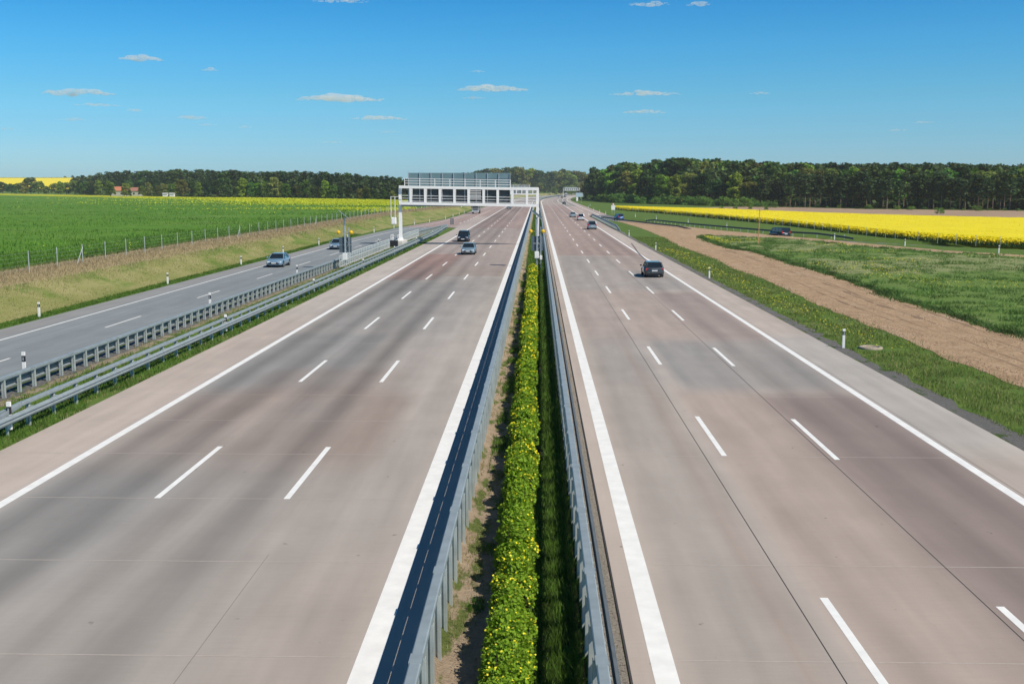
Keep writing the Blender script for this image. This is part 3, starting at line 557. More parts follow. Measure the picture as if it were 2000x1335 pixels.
P = G.reshape(-1, 2)[rng.integers(0, G.shape[0] * G.shape[1], 30000)] + rng.normal(size=(30000, 2)) * .8; put('rape_blossom', rand_quads(np.c_[P, 1.2 + .1 * rng.random(len(P))], .15, 1.6), M_rape, rape, kind='stuff')

# ------------------------------------------------------------------ hedge in the median
def hedge():
    root = empty('hedge', (-.46, 11, -.36)); tag(root, 'long bright green hedge dotted with yellow flowers running down the central reservation', 'hedge')
    B = []; y = 10.2; rr = random.Random(11)
    while y < 113.3:
        big = .75 + .35 * float(vnoise(y * .45, 2, 91)); B.append((-.47 + rr.gauss(0, .05) - (.05 if y < 20 else 0), y, .02 + rr.uniform(-.08, .08), rr.uniform(.33, .45) * big, rr.uniform(.26, .4), rr.uniform(.42, .62) * (.8 + .25 * big)))
        if rr.random() < .6: sd_ = rr.choice((-1, 1)); B.append((-.47 + sd_ * rr.uniform(.2, .32), y + rr.uniform(-.2, .2), rr.uniform(-.15, .25), rr.uniform(.14, .24), rr.uniform(.16, .26), rr.uniform(.22, .36)))
        y += rr.uniform(.22, .40)
    core = MB(); Ps, Ss, Pf, Sf = [], [], [], []; O = np.array([.46, -11, .36])
    for (bx, by, bz, rx, ry, rz) in B:
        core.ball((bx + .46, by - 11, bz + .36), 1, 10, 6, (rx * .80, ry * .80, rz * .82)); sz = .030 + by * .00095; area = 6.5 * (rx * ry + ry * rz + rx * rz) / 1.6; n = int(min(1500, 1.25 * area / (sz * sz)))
        d = rng.normal(size=(n, 3)); d /= np.linalg.norm(d, axis=1)[:, None]; d[:, 2] = np.where(d[:, 2] < -.35, -d[:, 2], d[:, 2]); f = .86 + .18 * rng.random(n) + .10 * np.abs(rng.normal(size=n)) * (rng.random(n) < .25)
        Ps.append(np.array([bx, by, bz]) + d * f[:, None] * np.array([rx, ry, rz])); Ss.append(sz * (.65 + .7 * rng.random(n)))
        m = int(max(0, rng.normal(19, 12) * (1.8 if vnoise(by * .5, 7, 95) > .5 else .7))); d = rng.normal(size=(m, 3)); d /= np.linalg.norm(d, axis=1)[:, None] + 1e-9; d[:, 2] = np.abs(d[:, 2]) * .9 + .15
        Pf.append(np.array([bx, by, bz]) + d * np.array([rx, ry, rz]) * 1.06); Sf.append(.024 + by * .00085 + 0 * d[:, 0])
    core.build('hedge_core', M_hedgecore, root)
    put('foliage', rand_quads(np.concatenate(Ps) + O, np.concatenate(Ss), .35), M_hedge, root); put('flowers', rand_quads(np.concatenate(Pf) + O, np.concatenate(Sf), 1.2), M_flower, root, kind='stuff')
    st_ = MB()
    for k in range(40): yb = 10.5 + k * 1.6 + rr.random(); xb = -.47 + rr.uniform(-.3, .3); st_.tube((xb + .46, yb - 11, .3), (xb + .46 + rr.uniform(-.25, .25), yb - 11 + rr.uniform(-.2, .2), 1.02 + rr.uniform(-.1, .12)), .006, 4, .003)
    st_.build('twigs', M_bark, root, kind_='stuff') if False else tag(st_.build('twigs', M_bark, root), kind='stuff')
hedge()
# low second green strip beyond the sign
grass('grass', 26000, -1.2, .8, 112, 500, .45, M_blade, .3, 11)

# ------------------------------------------------------------------ guard rails
W_PROF = [(0, 0), (.0, .03), (.07, .07), (.075, .115), (.01, .145), (.01, .17), (.075, .2), (.07, .245), (0, .285), (0, .315), (-.01, .315), (-.01, .28), (.058, .24), (.062, .205), (-.005, .172), (-.005, .14), (.062, .11), (.058, .075), (-.012, .03), (-.01, 0)]
def guard_rail(label, xf, Y0, Y1, side, top=1.15, base=-.36, wz0=.45, wo=.34, sp=1.333, pw=.1, boxw=.19, boxh=.11, m1=None, endz=None, group=None, m2=None):
    m1 = m1 or M_galv; root = empty('guard_rail', (0, 0, 0)); tag(root, label, 'guard rail', group)
    ysr = [Y0]
    while ysr[-1] < Y1: ysr.append(min(Y1, ysr[-1] + (4 if ysr[-1] < 300 else 12)))
    X = lambda y: xf(y) + float(off(y)); dz = lambda y: (endz(y) if endz else 0)
    path = [(X(y), y, dz(y)) for y in ysr]; b = boxw / 2
    if top:
        tb = MB().sweep([(-b, top - boxh), (b, top - boxh), (b, top - .02), (b - .02, top), (-b + .02, top), (-b, top - .02)], path).build('top_beam', m1, root)
        # sleeves at the joints, every 4 m
        y = Y0 + 3.1
        while y < min(Y1, 75): MB().box((X(y), y, top - boxh / 2 + dz(y)), (boxw + .014, .34, boxh + .012)).build('sleeve', m1, tb); y += 4
    wp = [(side * wo + side * p[0], wz0 + p[1]) for p in W_PROF]; 
    if side < 0: wp = wp[::-1]
    MB().sweep(wp, path).build('side_beam', m2 or m1, root)
    rest = MB(); n = 0; y = Y0 + .6; pt = (top - boxh + .0) if top else wz0 + .31
    def post(mb, y, x, z):
        h = pt + .03 - base; zc_ = base + h / 2 + z; w = pw
        # a C section: web towards the camera with two flanges, a slot down the middle
        mb.box((x - w * .52, y, zc_), (w * .9, .012, h)); mb.box((x + w * .58, y, zc_), (w * .5, .012, h)); mb.box((x + w * .15, y + .045, zc_), (w * .5, .012, h)); mb.box((x - w * .97, y + .05, zc_), (.012, .1, h)); mb.box((x + w * .83, y + .05, zc_), (.012, .1, h)); mb.box((x - w * .07, y + .028, zc_), (.01, .046, h)); mb.box((x + w * .33, y + .028, zc_), (.01, .046, h))
        mb.box((x + side * wo * .5, y + .05, wz0 + .21 + z), (max(.02, wo - pw * .9), .08, .13))
    while y < Y1 - .3:
        x = X(y) - side * 0.03
        if n < 100: mb = MB(); post(mb, y, x, dz(y)); mb.build('post', M_galv2, root)
        else: post(rest, y, x, dz(y))
        n += 1; y += sp if n < 100 or y < 300 else sp * 2
    if rest.v: tag(rest.build('post', M_galv2, root), kind='stuff')
    return root
guard_rail('tall galvanised barrier left of the hedge, facing the oncoming carriageway', lambda y: -1.87, 9, 1250, -1, top=1.08, wo=.13, wz0=.33, pw=.115)
guard_rail('tall galvanised barrier right of the hedge, beside the inner edge line of the right carriageway', lambda y: 1.02, 9, 1250, 1, base=-.3, top=1.08, wo=.24, wz0=.42, m2=M_galvd)  # dark side beam: shade on its back face put into the colour
Ax = lambda y: float(np.interp(y, [0, 190, 232], [-21.45, -21.45, -19.5])); Bx = lambda y: float(np.interp(y, [0, 190, 232], [-18.05, -18.05, -19.1]))
guard_rail('low barrier with dense pale posts along the grey slip road', Ax, 22, 231, -1, top=.84, base=-.05, wz0=.32, wo=.13, boxw=.22, boxh=.12, pw=.075)
guard_rail('double beam barrier on the grass edge of the left concrete carriageway', Bx, 37, 231, 1, top=.93, base=-.05, wz0=.42, wo=.26, boxw=.17, boxh=.12, pw=.07, sp=2.0)
# its stepped-down start nearest the camera
g = empty('guard_rail', (-18.05, 34, 0)); tag(g, 'angled transition piece where the double beam barrier steps down, at the left picture edge', 'guard rail')
MB().beam((0, 3.2, .87), (-.1, .8, .72), .12, .16).beam((-.1, .8, .72), (-.25, -4, .66), .12, .16).build('top_beam', M_galv, g); MB().beam((.02, 3.0, .84), (.24, -.6, .62), .07, .14).build('brace', M_galv, g)
wp = [(.26 + p[0], .42 + p[1]) for p in W_PROF]; MB().sweep(wp, [(0, -12, 0), (0, 3, 0)]).build('side_beam', M_galv, g)
for y in (-10, -8, -6, -4, -2, 0, 2): MB().box((0, y, .32), (.09, .08, .72)).box((.13, y, .6), (.22, .08, .12)).build('post', M_galv2, g)
E = guard_rail('short barrier on the right shoulder where the ramp joins', lambda y: 16.45, 218, 338, -1, top=0, base=-.05, wz0=.45, wo=.1, sp=2.0, endz=lambda y: -.75 * max(0, (228 - y) / 10, (y - 330) / 8))
MB().sweep([(-.06, .76), (.06, .76), (.06, .84), (-.06, .84)], [(16.45, y, -.75 * max(0, (228 - y) / 10, (y - 330) / 8)) for y in range(218, 339, 4)]).build('top_beam', M_galv, E)
def path_rail(label, P, z0, mat_, sp=2):
    root = empty('guard_rail', (P[0][0], P[0][1], 0)); tag(root, label, 'guard rail'); ox, oy = P[0]; Q = smooth_path(P, 3)
    for nm, zc_, h in (('side_beam', z0 + .6, .3),):
        mb = MB()
        for i in range(len(Q) - 1):
            za = [z0 + .6 - .55 * max(0, 1 - j / 3, 1 - (len(Q) - 1 - j) / 3) for j in (i, i + 1)]
            mb.beam((Q[i][0] - ox, Q[i][1] - oy, za[0]), (Q[i + 1][0] - ox, Q[i + 1][1] - oy, za[1]), .1, .31)
        mb.build(nm, mat_, root)
    n = 0; acc = 0
    for i in range(len(Q) - 1):
        MB().box((Q[i][0] - ox, Q[i][1] - oy + .1, z0 + .25), (.1, .1, .75)).build('post', M_galv2, root)
    return root
la, lb = ribbon_path(RP, (-3.5, 3.5), 0)
rr = [tuple(p) for p in la if 188 < p[1] < 285][::3]; rl = [tuple(p) for p in lb if 222 < p[1] < 300][::3]
rfar, rnear = (la, lb) if la[20][0] > lb[20][0] else (lb, la)
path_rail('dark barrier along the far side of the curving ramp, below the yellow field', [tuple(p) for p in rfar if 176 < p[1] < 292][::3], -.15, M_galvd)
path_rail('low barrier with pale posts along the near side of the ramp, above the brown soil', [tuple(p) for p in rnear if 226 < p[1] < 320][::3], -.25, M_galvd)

# ------------------------------------------------------------------ palisade railing beside the gantry
def railing(label, Y0, Y1, x=-20.9, h=1.25):
    r = empty('railing', (x, Y0, 0)); tag(r, label, 'railing', None); L = Y1 - Y0
    for z in (h, h * .55, .12): MB().box((0, L / 2, z), (.05, L, .09)).build('rail', M_palegalv, r)
    n = int(L / 1.3); mb = None
    for i in range(n + 1):
        MB().box((0, i * L / n, h / 2), (.11, .09, h)).build('baluster', M_palegalv, r)
    return r
railing('grey upright-bar railing between the warning sign and the gantry foot', 115, 154)
railing('grey upright-bar railing beyond the gantry foot', 168, 192)

# ------------------------------------------------------------------ delineator posts
def delineator(h=1.0, short=False):
    r = empty('delineator_post', (0, 0, 0)); w, d = .13, .09
    z0 = 0 if not short else .45
    def seg(a, b, sl=0): return MB().add([(-w / 2, -d / 2, a), (w / 2, -d / 2, a + sl), (w / 2, d / 2, a + sl), (-w / 2, d / 2, a), (-w / 2, -d / 2, b), (w / 2, -d / 2, b + sl), (w / 2, d / 2, b + sl), (-w / 2, d / 2, b)], [(3, 2, 1, 0), (4, 5, 6, 7), (0, 1, 5, 4), (1, 2, 6, 5), (2, 3, 7, 6), (3, 0, 4, 7)])
    seg(z0 - .06, h * .68).build('shaft', M_white, r); seg(h * .68 + .001, h * .88).build('band', M_black, r); seg(h * .88 + .001, h, .0).build('cap', M_white, r)
    MB().box((0, -d / 2 - .006, h * .78), (.05, .012, .15)).build('reflector', M_alu, r)
    KIDS[r.name] = [x for x in bpy.data.objects if x.parent == r]; return r
ORD = ['nearest', 'second', 'third', 'fourth', 'fifth', 'sixth', 'seventh', 'eighth', 'ninth', 'tenth', 'eleventh', 'twelfth', 'thirteenth', 'fourteenth', 'fifteenth', 'sixteenth']
d0 = delineator(1.02); d1 = delineator(1.35, True); used = {}
def put_del(proto, x, y, z, label, group, rz=0):
    if proto.name not in used: used[proto.name] = 1; o = proto
    else: o = copy_tree(proto)
    o.location = (x, y, z); o.rotation_euler.z = rz; tag(o, label, 'delineator post', group); return o
tz = lambda x, y: float(terrain(np.array([x]), np.array([y]))[0])
for i, (x, y) in enumerate([(-32.2, 70), (-32.2, 95), (-32.1, 119), (-31.95, 139), (-31.9, 162), (-31.5, 184), (-30.5, 209), (-28.7, 232), (-27.2, 255), (-25.8, 275), (-25.0, 300), (-25.0, 327), (-24.9, 353), (-24.8, 377)]):
    x = float(toe(y)) + .2; put_del(d0, x, y, tz(x, y), f'{ORD[i]} white delineator post from the camera at the foot of the left grass bank'.replace('nearest white delineator post from the camera', 'white delineator post nearest the camera'), 'delineator posts along the left grass bank')
for i, y in enumerate([57.5, 103, 150, 194]): put_del(d0, 16.2, y, -.03, f'{ORD[i]} white delineator post from the camera on the grass beside the right shoulder'.replace('nearest white delineator post from the camera', 'white delineator post nearest the camera'), 'delineator posts beside the right shoulder')
for i, (px, py) in enumerate([(1950.6, 494), (1767.5, 480), (1629.8, 467.5)]):
    x, y = at(px, py); put_del(d0, x, y, -.02, ['rightmost', 'middle', 'leftmost'][i] + ' white post of three in the grass between the weedy field and the yellow field', 'delineator posts along the far verge')
for i, (px, py, n_) in enumerate([(1419.5, 446, 'nearest the dark van'), (1344, 437, 'second from the dark van'), (1282, 430, 'third from the dark van'), (1241, 424.5, 'fourth from the dark van')]):
    x, y = at(px, py - 1); put_del(d0, x, y, .0, 'delineator post rising behind the dark ramp barrier, ' + n_, 'delineator posts behind the ramp barrier')
for i, (px, py) in enumerate([(1183, 417.6), (1171, 415), (1159.5, 410.8), (1149, 405), (1152.5, 401.8)]):
    x, y = at(px, py + .5); put_del(d0, x, y, -.02, f'{ORD[i]} small white post from the blue car on the verge of the merging lane'.replace('nearest small white post from', 'small white post nearest'), 'delineator posts along the merging lane')
for i, y in enumerate([46, 73, 100, 126, 152]): put_del(d1, -22.15, y, 0, f'{ORD[i]} short white post from the camera standing up behind the slip road barrier'.replace('nearest short white post from the camera', 'short white post nearest the camera'), 'delineators behind the slip road barrier')
for i, y in enumerate([36, 62, 87, 112, 137, 162, 187, 212]): put_del(d1, float(Bx(y)) + .1, y, -.2, f'{ORD[i]} black banded post from the camera fixed in the double beam barrier'.replace('nearest black banded post from the camera', 'black banded post nearest the camera'), 'delineators in the double beam barrier')
put_del(d0, 15.95, 342, -.02, 'white post at the gore where the short barrier ends', None); put_del(d0, 17.6, 309, -.02, 'white post just behind the short shoulder barrier', None)

# ------------------------------------------------------------------ field fence on the left bank
fe = empty('wire_fence', (0, 0, 0)); tag(fe, 'thin wire field fence with slim grey posts along the top of the left bank', 'fence')
fy = [83 + 5 * i for i in range(-5, 85)]
for i, y in enumerate(fy):
    x = float(fencex(y)) - .1; z = tz(x, y); mb = MB().tube((x, y, z - .1), (x, y, z + 1.65), .035 if y < 200 else .045, 6)
    if i % 10 == 7: mb.tube((x + .05, y, z + 1.4), (x, y - 1.3, z - .1), .03, 6)
    mb.build('post', M_galv2, fe)
mb = MB()
for h_ in (.3, .6, .9, 1.2, 1.5):
    for a, b in zip(fy[:-1], fy[1:]): xa, xb = float(fencex(a)) - .1, float(fencex(b)) - .1; mb.beam((xa, a, tz(xa, a) + h_), (xb, b, tz(xb, b) + h_), .006, .006)
mb.build('wire', M_galv2, fe)
fe2 = empty('wire_fence', (0, 0, 0)); tag(fe2, 'faint wire fence with thin posts at the front rim of the yellow rapeseed', 'fence'); Q = smooth_path([(x - 1.2, y - 1.5) for x, y in front[:-1]], 5)
for p in Q[::1]: MB().tube((p[0], p[1], -.1), (p[0], p[1], 1.55), .035, 5).build('post', M_galv2, fe2)

# ------------------------------------------------------------------ gantries
def gantry(label, X0, X1, Y, facing, cells, panel, zb=5.95, zt=8.75, slope=0, ladder=True, plinth=True, rail_after=True, sc=1.0, top_panel=2.0):
    r = empty('sign_gantry', (X0, Y, 0)); tag(r, label, 'sign gantry'); L = X1 - X0; D = 1.1
    dz = lambda x: -slope * x
    for yy_ in (-D / 2, D / 2):
        MB().beam((-.1, yy_, zb + .2), (L + .1, yy_, zb + .2 + dz(L)), .3, .42).build('lower_chord', M_white, r)
        MB().beam((-.1, yy_, zt - .2), (L + .1, yy_, zt - .2 + dz(L)), .3, .40).build('upper_chord', M_white, r)
    for c in cells:
        x = c * L
        for yy_ in (-D / 2, D / 2): MB().box((x, yy_, (zb + zt) / 2 + dz(x)), (.34, .26, zt - zb - .8)).build('web_post', M_white, r)
        mb = MB().beam((x, -D / 2 + .15, zt - .2 + dz(x)), (x, D / 2 - .15, zt - .2 + dz(x)), .14, .14).beam((x, -D / 2 + .15, zb + .2 + dz(x)), (x, D / 2 - .15, zb + .2 + dz(x)), .14, .14).build('cross_member', M_white, r)
    fl = MB().box((L / 2, 0, zb + .1 + dz(L / 2)), (L - .4, D - .3, .05)); fl.build('walkway', M_galvd, r)
    for z in (.9, 1.3, 1.7): 
        for yy_ in (-D / 2 - .02,): MB().beam((.15, yy_, zb + z - .35), (L - .15, yy_, zb + z - .35 + dz(L)), .05, .06).build('handrail', M_white, r)
    # columns
    for i, x in enumerate((0, L)):
        ztp = zb + .0 + dz(x)
        MB().beam((x, 0, .3), (x, 0, ztp - .02), .46, .42).build('column', M_white, r)
        MB().box((x, 0, zb + (zt - zb) / 2 + dz(x)), (.42, .5, zt - zb - .82)).build('column_head', M_white, r)
        MB().box((x, 0, .62), (1.25, .9, 1.0), taper=.42).build('column_foot', M_white, r)
    if plinth:
        MB().box((0, -1.2, .35), (1.5, 6.5, .75)).build('plinth', M_conc, r, bevel=.04)
        for zz_ in (1.1, 1.65): MB().beam((-.8, -5.2, zz_), (-.8, -2.4, zz_), .05, .05).beam((.2, -5.2, zz_), (.2, -2.4, zz_), .05, .05).build('platform_rail', M_white, r)
        for xx_ in (-.8, .2):
            for yy_ in (-5.2, -3.8, -2.4): MB().box((xx_, yy_, 1.0), (.06, .06, 1.35)).build('platform_post', M_white, r)
        MB().box((-.3, -5.5, .45), (1.1, .7, .9)).build('cabinet', M_black, r)
    # sign panel on the side the traffic sees
    p0, p1, pz0, pz1 = panel; yb = D / 2 + .35
    if facing < 0: yb = -yb
    sp_ = MB().box(((p0 + p1) / 2, yb, (pz0 + pz1) / 2 + dz((p0 + p1) / 2)), (p1 - p0, .12, pz1 - pz0)).build('sign_panel', M_signback, r)
    if plinth: MB().box(((p0 + p1) / 2, yb - .075, (pz0 + zt - .35) / 2 + dz((p0 + p1) / 2)), (p1 - p0 - .1, .03, zt - .4 - pz0)).build('painted_panel_shade', M_signshade, sp_)  # added sheet over the lower sign back, painting the shadow there
    n = max(2, round((p1 - p0) / 1.63)); st = -.13 if facing > 0 else .13
    for i in range(n + 1):
        x = p0 + (p1 - p0) * i / n; MB().box((x, yb + st, (pz0 + pz1) / 2 + dz(x)), (.09, .13, pz1 - pz0 + .06)).build('panel_rib', M_alu, sp_)
    for z in (.32, .62): MB().box(((p0 + p1) / 2, yb - .07 * facing, pz0 + (pz1 - pz0) * (.5 + z / 2) + dz((p0 + p1) / 2)), (p1 - p0, .03, .05)).build('panel_seam', M_signgrey, sp_)
    # railing on top of the beam
    ra, rb = p0 - .4, p1 + .1
    for z in (.35, .7, 1.05): MB().beam((ra, -D / 2, zt + z + dz(ra)), (rb, -D / 2, zt + z + dz(rb)), .05, .07).build('top_rail', M_white, r)
    n = max(2, round((rb - ra) / 2.2))
    for i in range(n + 1): x = ra + (rb - ra) * i / n; MB().box((x, -D / 2, zt + .5 + dz(x)), (.08, .08, 1.15)).build('top_rail_post', M_white, r)
    if ladder:
        MB().box((-1.0, 0, 3.55), (.75, .75, 1.05)).build('ladder_cage', M_white, r, bevel=.1)
        for x in (-1.35, -.75): MB().box((x, -.35, 5.6), (.08, .08, 3.1)).build('ladder_rail', M_white, r)
        MB().box((-.7, 0, 7.1), (1.2, .7, .06)).build('ladder_landing', M_white, r)
    return r
G1 = gantry('white lattice sign gantry spanning the left carriageway, backs of its big panels towards us', -20.4, 0, 163, 1,
       [0.079, .185, .292, .397, .5, .609, .711, .817, .923], (1.15, 16.3, 6.25, 10.75), slope=.016)
louv = MB()
for i in range(7): louv.box((11.1, -.62, 6.75 + i * .24), (1.9, .05, .08))
louv.build('louvre', M_white, G1)
MB().box((9.0, -.4, 5.78), (17.6, .5, .16)).build('light_strip', M_signgrey, G1)
G2 = gantry('smaller looking second gantry further off, its top rail showing above the first gantry', -29.6, .3, 426, 1, [i / 14 for i in range(1, 14)], (12, 26.5, 6.25, 9.2), plinth=False, ladder=True)
G3 = gantry('distant white gantry spanning the right carriageway where it bends', 1.0 + float(off(1250)), 19.6 + float(off(1250)), 1250, 1, [i / 8 for i in range(1, 8)], (2.0, 15.3, 6.3, 9.3), plinth=False, ladder=False)

# ------------------------------------------------------------------ solar warning signs
def solar_sign(label, x, y, z0, dish=1.0, wv=(.0, .97, .22)):
    r = empty('warning_sign', (x, y, z0)); tag(r, label, 'warning sign')
    MB().tube((0, 0, 0), (0, 0, 5.3 - z0), .075, 10).build('pole', M_alu, r)
    MB().tube((.42, 0, 0), (.42, 0, 4.3 - z0), .04, 8).build('pole', M_alu, r)
    mb = MB()
    for i in range(7): a = .6 + i * .5; mb.beam((0 if i % 2 else .42, 0, a), (.42 if i % 2 else 0, 0, a + .5), .03, .03)
    mb.build('lattice', M_alu, r)
    o = 1 - z0 - 1
    for s in (-1, 1):
        MB().box((s * .34 + .03, .12, 2.1 + o), (.60, .05, .78)).build('sign_panel', M_signgrey, r); MB().box((s * .34 + .03, .12, 2.9 + o), (.60, .05, .76)).build('sign_panel', M_signgrey, r)
        MB().tube((0, .05, 3.8 + o), (s * .52, .05, 3.8 + o), .02, 6).build('lamp_arm', M_alu, r)
        mb = MB().tube((s * .66, -.07, 3.8 + o), (s * .66, .1, 3.8 + o), .2, 16); l = mb.build('warning_lamp', M_yellow, r); MB().ball((s * .66, -.07, 3.8 + o), .17, 12, 8, (1, .5, 1)).build('lens', M_yellow, l, True)
    MB().box((0, -.15, 1.3 + o), (.46, .25, .72)).build('control_box', M_white, r, bevel=.02)
    if dish: MB().box((.44, -.1, 1.0 + o), (.26, .2, .45)).build('junction_box', M_white, r, bevel=.02)
    # tilted solar panel: low edge to the right, towards the sun
    c = Vector((0, 0, 5.55 + o)); u = Vector((.78, -.1, -.62)).normalized(); w = Vector(wv).normalized(); w = (w - u * w.dot(u)).normalized(); nrm = u.cross(w); nrm = nrm if nrm.z > 0 else -nrm
    def slab(t0, t1, a, b): vs = [c + u * i * a + w * j * b + nrm * t for t in (t0, t1) for i, j in ((-1, -1), (1, -1), (1, 1), (-1, 1))]; return MB().add(vs, [(3, 2, 1, 0), (4, 5, 6, 7), (0, 1, 5, 4), (1, 2, 6, 5), (2, 3, 7, 6), (3, 0, 4, 7)])
    p = slab(0, .05, .68, .5).build('solar_panel', M_alu, r); slab(.052, .058, .64, .46).build('cells', M_solar, p)
    MB().beam((0, 0, 5.2 + o), tuple(c + u * .25), .05, .05).beam((0, 0, 4.9 + o), tuple(c - u * .3), .05, .05).build('bracket', M_galvd, r)
    return r
solar_sign('solar powered warning sign with two yellow lamps standing in the central reservation', -.06, 117, -.36)
solar_sign('solar powered warning sign with two yellow lamps between the two left barriers', -20.05, 113.5, -.03, 0, (-.17, .98, -.035))

# board markers, far signs
def post_sign(name, label, cat, x, y, w, h, z, mb_, posts=2, extra=None):
    r = empty(name, (x, y, 0)); tag(r, label, cat); MB().box((0, 0, z + h / 2), (w, .06, h)).build('sign_panel', mb_, r, bevel=.01)
    for s in ((-1, 1) if posts == 2 else (0,)): MB().tube((s * w * .3, .06, -.05), (s * w * .3, .06, z + h), .05, 8).build('post', M_galv2, r)
    return r
x, y = at(881, 444); r = post_sign('marker_board', 'grey twin board seen from behind at the tip of the barrier gore', 'marker board', x, y, .28, 1.35, .6, M_signgrey, 1); MB().box((.42, 0, 1.28), (.28, .06, 1.35)).build('sign_panel', M_signgrey, r)
x, y = at(1197.5, 418); r = post_sign('road_sign', 'white rectangular sign with a round sign on top beside the blue car', 'road sign', x, y, 1.25, 1.5, 1.35, M_white)
MB().tube((0, -.05, 3.2), (0, .0, 3.2), .36, 20).build('round_sign', mat('sign_red', (.6, .08, .05), .5), r); MB().tube((0, -.06, 3.2), (0, -.05, 3.2), .27, 20).build('round_face', M_white, r)
x, y = at(1131, 397); r = post_sign('road_sign', 'large pale blue grey sign board beyond the merge, below the distant gantry', 'road sign', x, y, 3.9, 2.3, 3.6, mat('sign_pale', (.42, .55, .62), .4)); MB().box((-1.1, -.05, 2.4), (1.0, .06, 2.2)).build('lower_panel', M_white, r)
x, y = at(1070, 381); r = empty('traffic_mast', (x, y, 0)); tag(r, 'slim white measuring mast beside the bend, left of the distant gantry', 'mast'); MB().tube((0, 0, 0), (0, 0, 9), .25, 8).build('pole', M_white, r); MB().box((0, 0, 7.0), (2.2, .3, .35)).build('arm', M_white, r); MB().box((-.3, -.3, 2.2), (1.2, .6, 2.6)).build('cabinet', M_white, r)
x, y = at(1480.7, 480); r = empty('marker_pole', (x, y, 0)); tag(r, 'thin orange brown wooden pole standing upright in the weedy field', 'pole'); MB().tube((0, 0, -.1), (.06, 0, 5.4), .07, 8, .05).build('shaft', M_wood, r); MB().tube((-.45, 0, 5.1), (.5, 0, 5.2), .03, 6).build('crossbar', M_wood, r)
# manhole ring
x, y = at(1700, 679); r = empty('shaft_ring', (x, y, -.05)); tag(r, 'round concrete manhole ring sunk in the grass beside the right shoulder', 'manhole')
mb = MB(); n = 24; vs = []
for rad, z in ((.62, 0), (.62, .1), (.55, .13), (.45, .13), (.42, .04), (.42, .02)): vs += [(rad * math.cos(2 * math.pi * i / n), rad * math.sin(2 * math.pi * i / n) * 1.0, z) for i in range(n)]
mb.add(vs, [(k * n + i, k * n + (i + 1) % n, (k + 1) * n + (i + 1) % n, (k + 1) * n + i) for k in range(5) for i in range(n)]); mb.build('ring', mat('old_concrete', (.33, .28, .22), .9, var=.15, bump=.3), r, True); MB().tube((0, 0, .0), (0, 0, .075), .43, 24).build('lid', mat('lid', (.3, .24, .2), .9, bump=.3), r)

# ------------------------------------------------------------------ vehicles
def loft(mb, st, half):
    """st: list of (x, zb, zt, w, crown) stations along the car, local +x forward; 10-point cross section"""
    n = 10; vs = []
    for (x, zb, zt, w, cr) in st:
        h = zt - zb
        pts = [(w * .86, zb), (w * .97, zb + h * .12), (w, zb + h * .38), (w * .99, zb + h * .66), (w * .93, zt - h * .05), (w * .8, zt)]
        ring = pts[:5] + [(-a, b) for a, b in pts[:5][::-1]]
        ring = [(w * .86, zb), (w, zb + h * .25), (w, zb + h * .62), (w * .95, zt - h * .07), (w * .82, zt + cr * .4), (-w * .82, zt + cr * .4), (-w * .95, zt - h * .07), (-w, zb + h * .62), (-w, zb + h * .25), (-w * .86, zb)]
        vs += [(x, a, b) for a, b in ring]
    fs = [(k * n + i, k * n + (i + 1) % n, (k + 1) * n + (i + 1) % n, (k + 1) * n + i) for k in range(len(st) - 1) for i in range(n)] + [tuple(range(n))[::-1], tuple(range((len(st) - 1) * n, len(st) * n))]
    return mb.add(vs, fs)
SPEC = {  # L, W, H, belt, hoodz, ws_base, ws_top, rf_end, rg_base, trunkz
 'sedan': (4.55, 1.76, 1.43, .93, .82, 1.05, .35, -.85, -1.6, .95), 'wagon': (4.65, 1.78, 1.44, .90, .80, 1.05, .35, -1.75, -2.12, .98),
 'hatch': (4.05, 1.7, 1.46, .95, .85, .95, .35, -1.35, -1.85, .97), 'mpv': (4.5, 1.82, 1.72, 1.02, .95, 1.35, .6, -1.85, -2.12, 1.0), 'van': (4.8, 1.92, 1.92, 1.12, 1.02, 1.65, 1.0, -2.1, -2.32, 1.1)}
SPEC['van'] = (4.8, 1.9, 1.8, 1.08, 1.0, 1.65, .95, -2.1, -2.32, 1.05)
_paints = {}
def paint(c):
    if c not in _paints: _paints[c] = mat('car_paint', c, .28, metal=.35, var=.03, coat=.8)
    return _paints[c]
